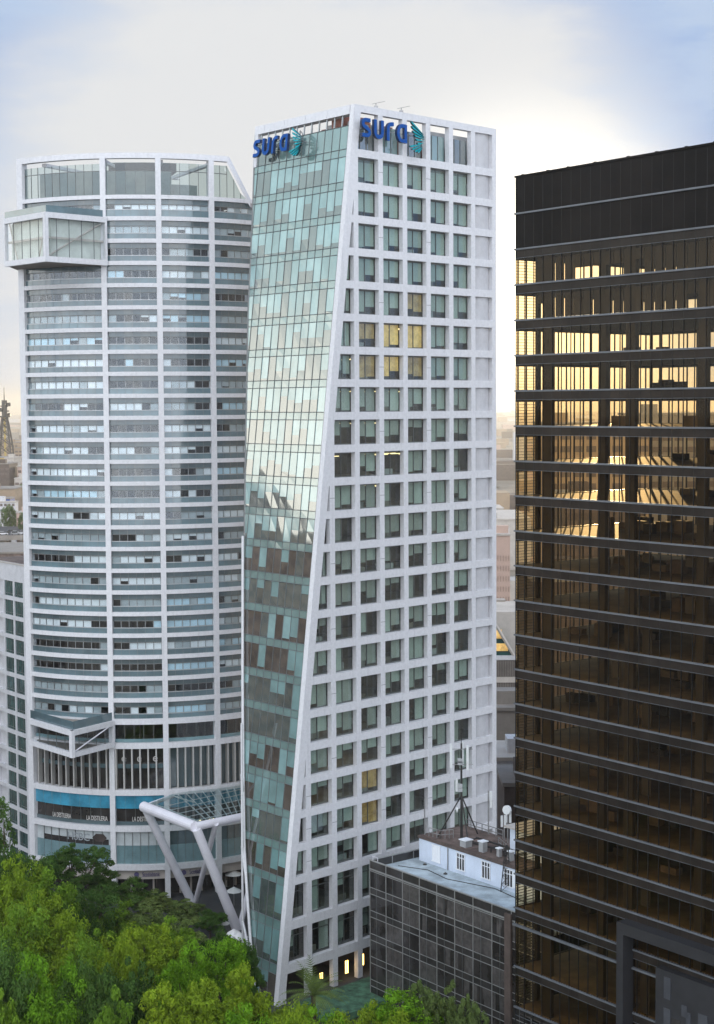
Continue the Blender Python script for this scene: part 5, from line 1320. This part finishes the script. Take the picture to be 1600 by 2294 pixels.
T_ = [
 ('loose', 'leaf_y', 80, 2000, 178, 150, 'yellow green loose tree between the two rows near the left edge'),
 ('loose', 'leaf_m', 375, 2055, 182, 140, 'green loose tree between the bright round crown and the left canopy leg'),
 ('round', 'leaf_m', 190, 2110, 162, 150, 'mid green crown in the left middle of the grove'),
 ('loose', 'leaf_m', 20, 2180, 146, 140, 'green loose tree in the bottom left corner, in front of the dark one'),
 ('round', 'leaf_y', 270, 2105, 164, 130, 'small yellow green crown just left of the vivid pair'),
 ('conifer', 'leaf_d', 8, 1768, 204, 110, 'dark pine rising at the left edge in front of the pale grid building'),
 ('round', 'leaf_d', 52, 1902, 200, 150, 'dark rounded tree at the foot of the curved tower left end'),
 ('loose', 'leaf_d', 160, 1893, 212, 150, 'loose dark tree covering the left foot of the curved tower'),
 ('loose', 'leaf_d', 222, 1948, 214, 110, 'small dark tree right of the loose dark tree, under the curved white base'),
 ('round', 'leaf_d', 288, 1972, 214, 120, 'dense dark tree just left of the bank lettering'),
 ('loose', 'leaf_g', 352, 1998, 213, 110, 'dull low tree below the bank lettering'),
 ('loose', 'leaf_g', 415, 2015, 208, 100, 'thin grey green tree at the foot of the left canopy leg'),
 ('loose', 'leaf_d', 470, 2040, 206, 90, 'dark small tree between the two front canopy legs'),
 ('round', 'leaf_y', 20, 1925, 186, 180, 'yellow green tree at the left edge under the pine'),
 ('round', 'leaf_m', 105, 1952, 188, 170, 'mid green tree below the dark trees near the left edge'),
 ('round', 'leaf_d', 190, 1985, 190, 160, 'dark green tree below the loose dark tree'),
 ('loose', 'leaf_m', 262, 2010, 192, 150, 'mid green feathery tree under the dense dark tree'),
 ('round', 'leaf_g', 330, 2035, 192, 150, 'grey green broad tree in the middle of the grove, upper row'),
 ('loose', 'leaf_g', 415, 2060, 190, 140, 'grey green loose tree below the left canopy leg'),
 ('round', 'leaf_d', 490, 2090, 190, 110, 'dark tree beside the white parasols'),
 ('round', 'leaf_m', 42, 2030, 170, 180, 'green tree at the left edge, second row from the front'),
 ('round', 'leaf_y', 140, 2055, 172, 180, 'yellowish broad tree in the second row near the left edge'),
 ('loose', 'leaf_m', 232, 2075, 172, 170, 'green loose tree left of the brightest round crown'),
 ('round', 'leaf_y', 325, 2068, 174, 190, 'bright yellow green round crown in the middle of the grove'),
 ('round', 'leaf_b', 412, 2118, 168, 150, 'vivid green tree with clumped crown, left of the pair near the white tower'),
 ('round', 'leaf_b', 492, 2098, 172, 150, 'vivid green tree with clumped crown, right of the pair near the white tower'),
 ('loose', 'leaf_d', 556, 2120, 176, 90, 'dark small tree against the white edge of the glass side'),
 ('round', 'leaf_b', 100, 2145, 150, 190, 'deep green round tree in the front row, left'),
 ('round', 'leaf_d', 0, 2120, 150, 170, 'dark tree filling the bottom left corner'),
 ('round', 'leaf_d', 200, 2165, 152, 150, 'dark tree in the front row, second from the left corner'),
 ('loose', 'leaf_d', 290, 2150, 156, 150, 'dark loose tree under the bright round crown'),
 ('loose', 'leaf_m', 262, 2215, 142, 150, 'green tree cut by the bottom edge, below the dark loose tree'),
 ('loose', 'leaf_y', 360, 2205, 148, 170, 'yellowish feathery tree at the bottom edge under the vivid pair, left'),
 ('loose', 'leaf_y', 452, 2200, 150, 170, 'yellowish feathery tree at the bottom edge under the vivid pair, right'),
 ('loose', 'leaf_y', 545, 2160, 156, 140, 'tall feathery yellow green tree in front of the glass side'),
 ('shrub', 'leaf_y', 615, 2205, 160, 130, 'yellow green bush in front of the slanting corner foot'),
 ('shrub', 'leaf_b', 560, 2240, 146, 120, 'green bush at the bottom edge below the glass side'),
 ('shrub', 'leaf_y', 660, 2235, 154, 110, 'yellow green bush at the bottom edge left of the palm'),
 ('shrub', 'leaf_y', 745, 2240, 152, 110, 'yellow green bush at the bottom edge right of the palm'),
 ('shrub', 'leaf_b', 870, 2218, 160, 130, 'bright lime green bush in front of the left part of the glass block'),
 ('shrub', 'leaf_y', 815, 2232, 156, 90, 'yellow green bush at the left corner of the glass block'),
 ('shrub', 'leaf_b', 700, 2248, 150, 110, 'green bush at the bottom edge in front of the palm trunk'),
 ('round', 'leaf_y', 640, 2262, 140, 150, 'yellow green tree top at the bottom edge left of the palm, nearest the camera'),
 ('shrub', 'leaf_y', 905, 2235, 154, 100, 'lime bush in front of the glass block between the bright bush and the grey shrubs'),
 ('loose', 'leaf_g', 945, 2198, 162, 110, 'grey green spiky shrub in front of the glass block, left'),
 ('loose', 'leaf_g', 1000, 2206, 160, 100, 'grey green spiky shrub in front of the glass block, middle'),
 ('loose', 'leaf_g', 1052, 2230, 156, 90, 'dull grey green shrub in front of the glass block, right'),
]
cnt = {}
for i, (k, m, px, pt, y, wpx, lab) in enumerate(T_):
    q = cnt.get((k, m), 0); cnt[(k, m)] = q + 1
    tree(k, m, px, pt, y, wpx, lab, var=q % 2, gz=2.0 if y > 205 and px < 500 else 0.0)
# palm
def palm(px, pyt, y, label):
    top = at_y(px, pyt, y); t = empty('palm_tree', V((top.x, y, 0)), label, 'tree'); rd = random.Random(4)
    mb = MB(); c = V((top.x, y, top.z - 2.4)); mb.tube(V((top.x, y, 0)), c, .3, 'bark', 8, .25); mb.build('trunk', t)
    mb = MB(); k = mb.mi('leaf_g')
    for f in range(34):
        a = rd.random() * 6.28; el = rd.uniform(.0, 1.35); L = rd.uniform(3.0, 4.4); p = c.copy(); d = V((math.cos(a) * math.cos(el), math.sin(a) * math.cos(el), math.sin(el)))
        for s in range(9):
            q = p + d * (L / 9); side = d.cross(V((0, 0, 1))).normalized(); w_ = .75 * math.sin((s + .8) / 9.6 * PI)
            for sg in (1, -1):
                for e in (0, .5):
                    b0 = p.lerp(q, e); i = len(mb.v); tipp = b0 + side * sg * w_ + d * .45 + V((0, 0, -.12))
                    mb.v += [tuple(b0), tuple(b0 + d * .12), tuple(tipp)]; mb.f.append((i, i + 1, i + 2)); mb.m.append(k)
            p = q; d = (d + V((0, 0, -.13))).normalized()
    mb.build('crown', t, fix=False)
palm(702, 2178, 160, 'green palm with spreading fronds at the foot of the white tower')
# hazy trees among the distant houses
for i, (px, pt, y, wpx, lab) in enumerate(((20, 1128, 800, 38, 'dark tree behind the parked cars at the left edge'), (12, 1046, 1060, 50, 'hazy dark tree mass below the yellow block, left'), (40, 1050, 1040, 44, 'hazy dark tree mass beside the edge of the curved tower'), (50, 1084, 930, 40, 'hazy tree in front of the white roofed hall'), (58, 1140, 770, 30, 'small brown tree by the edge of the curved tower, above the car deck'))):
    tree('round', 'leaf_d', px, pt, y, wpx, lab, var=0, group='trees in the distant haze')
for k, p in protos.items(): pass

# ------------------------------------------------------------------ evening haze over the city
hm = bpy.data.materials.new('evening_haze'); hm.use_nodes = True; t = NT(hm.node_tree); t.n.clear()
pv = t.new('ShaderNodeVolumePrincipled'); pv.inputs['Color'].default_value = (0.95, 0.90, 0.82, 1); pv.inputs['Density'].default_value = 0.00014; pv.inputs['Anisotropy'].default_value = 0.55
t.l.new(pv.outputs[0], t.new('ShaderNodeOutputMaterial').inputs['Volume'])
mb = MB(); M['haze'] = hm; mb.box(-6000, 6000, -40, 14000, -1.0, 125, 'haze')
HAZE = True
if HAZE: o = mb.build('haze'); o['kind'] = 'stuff'
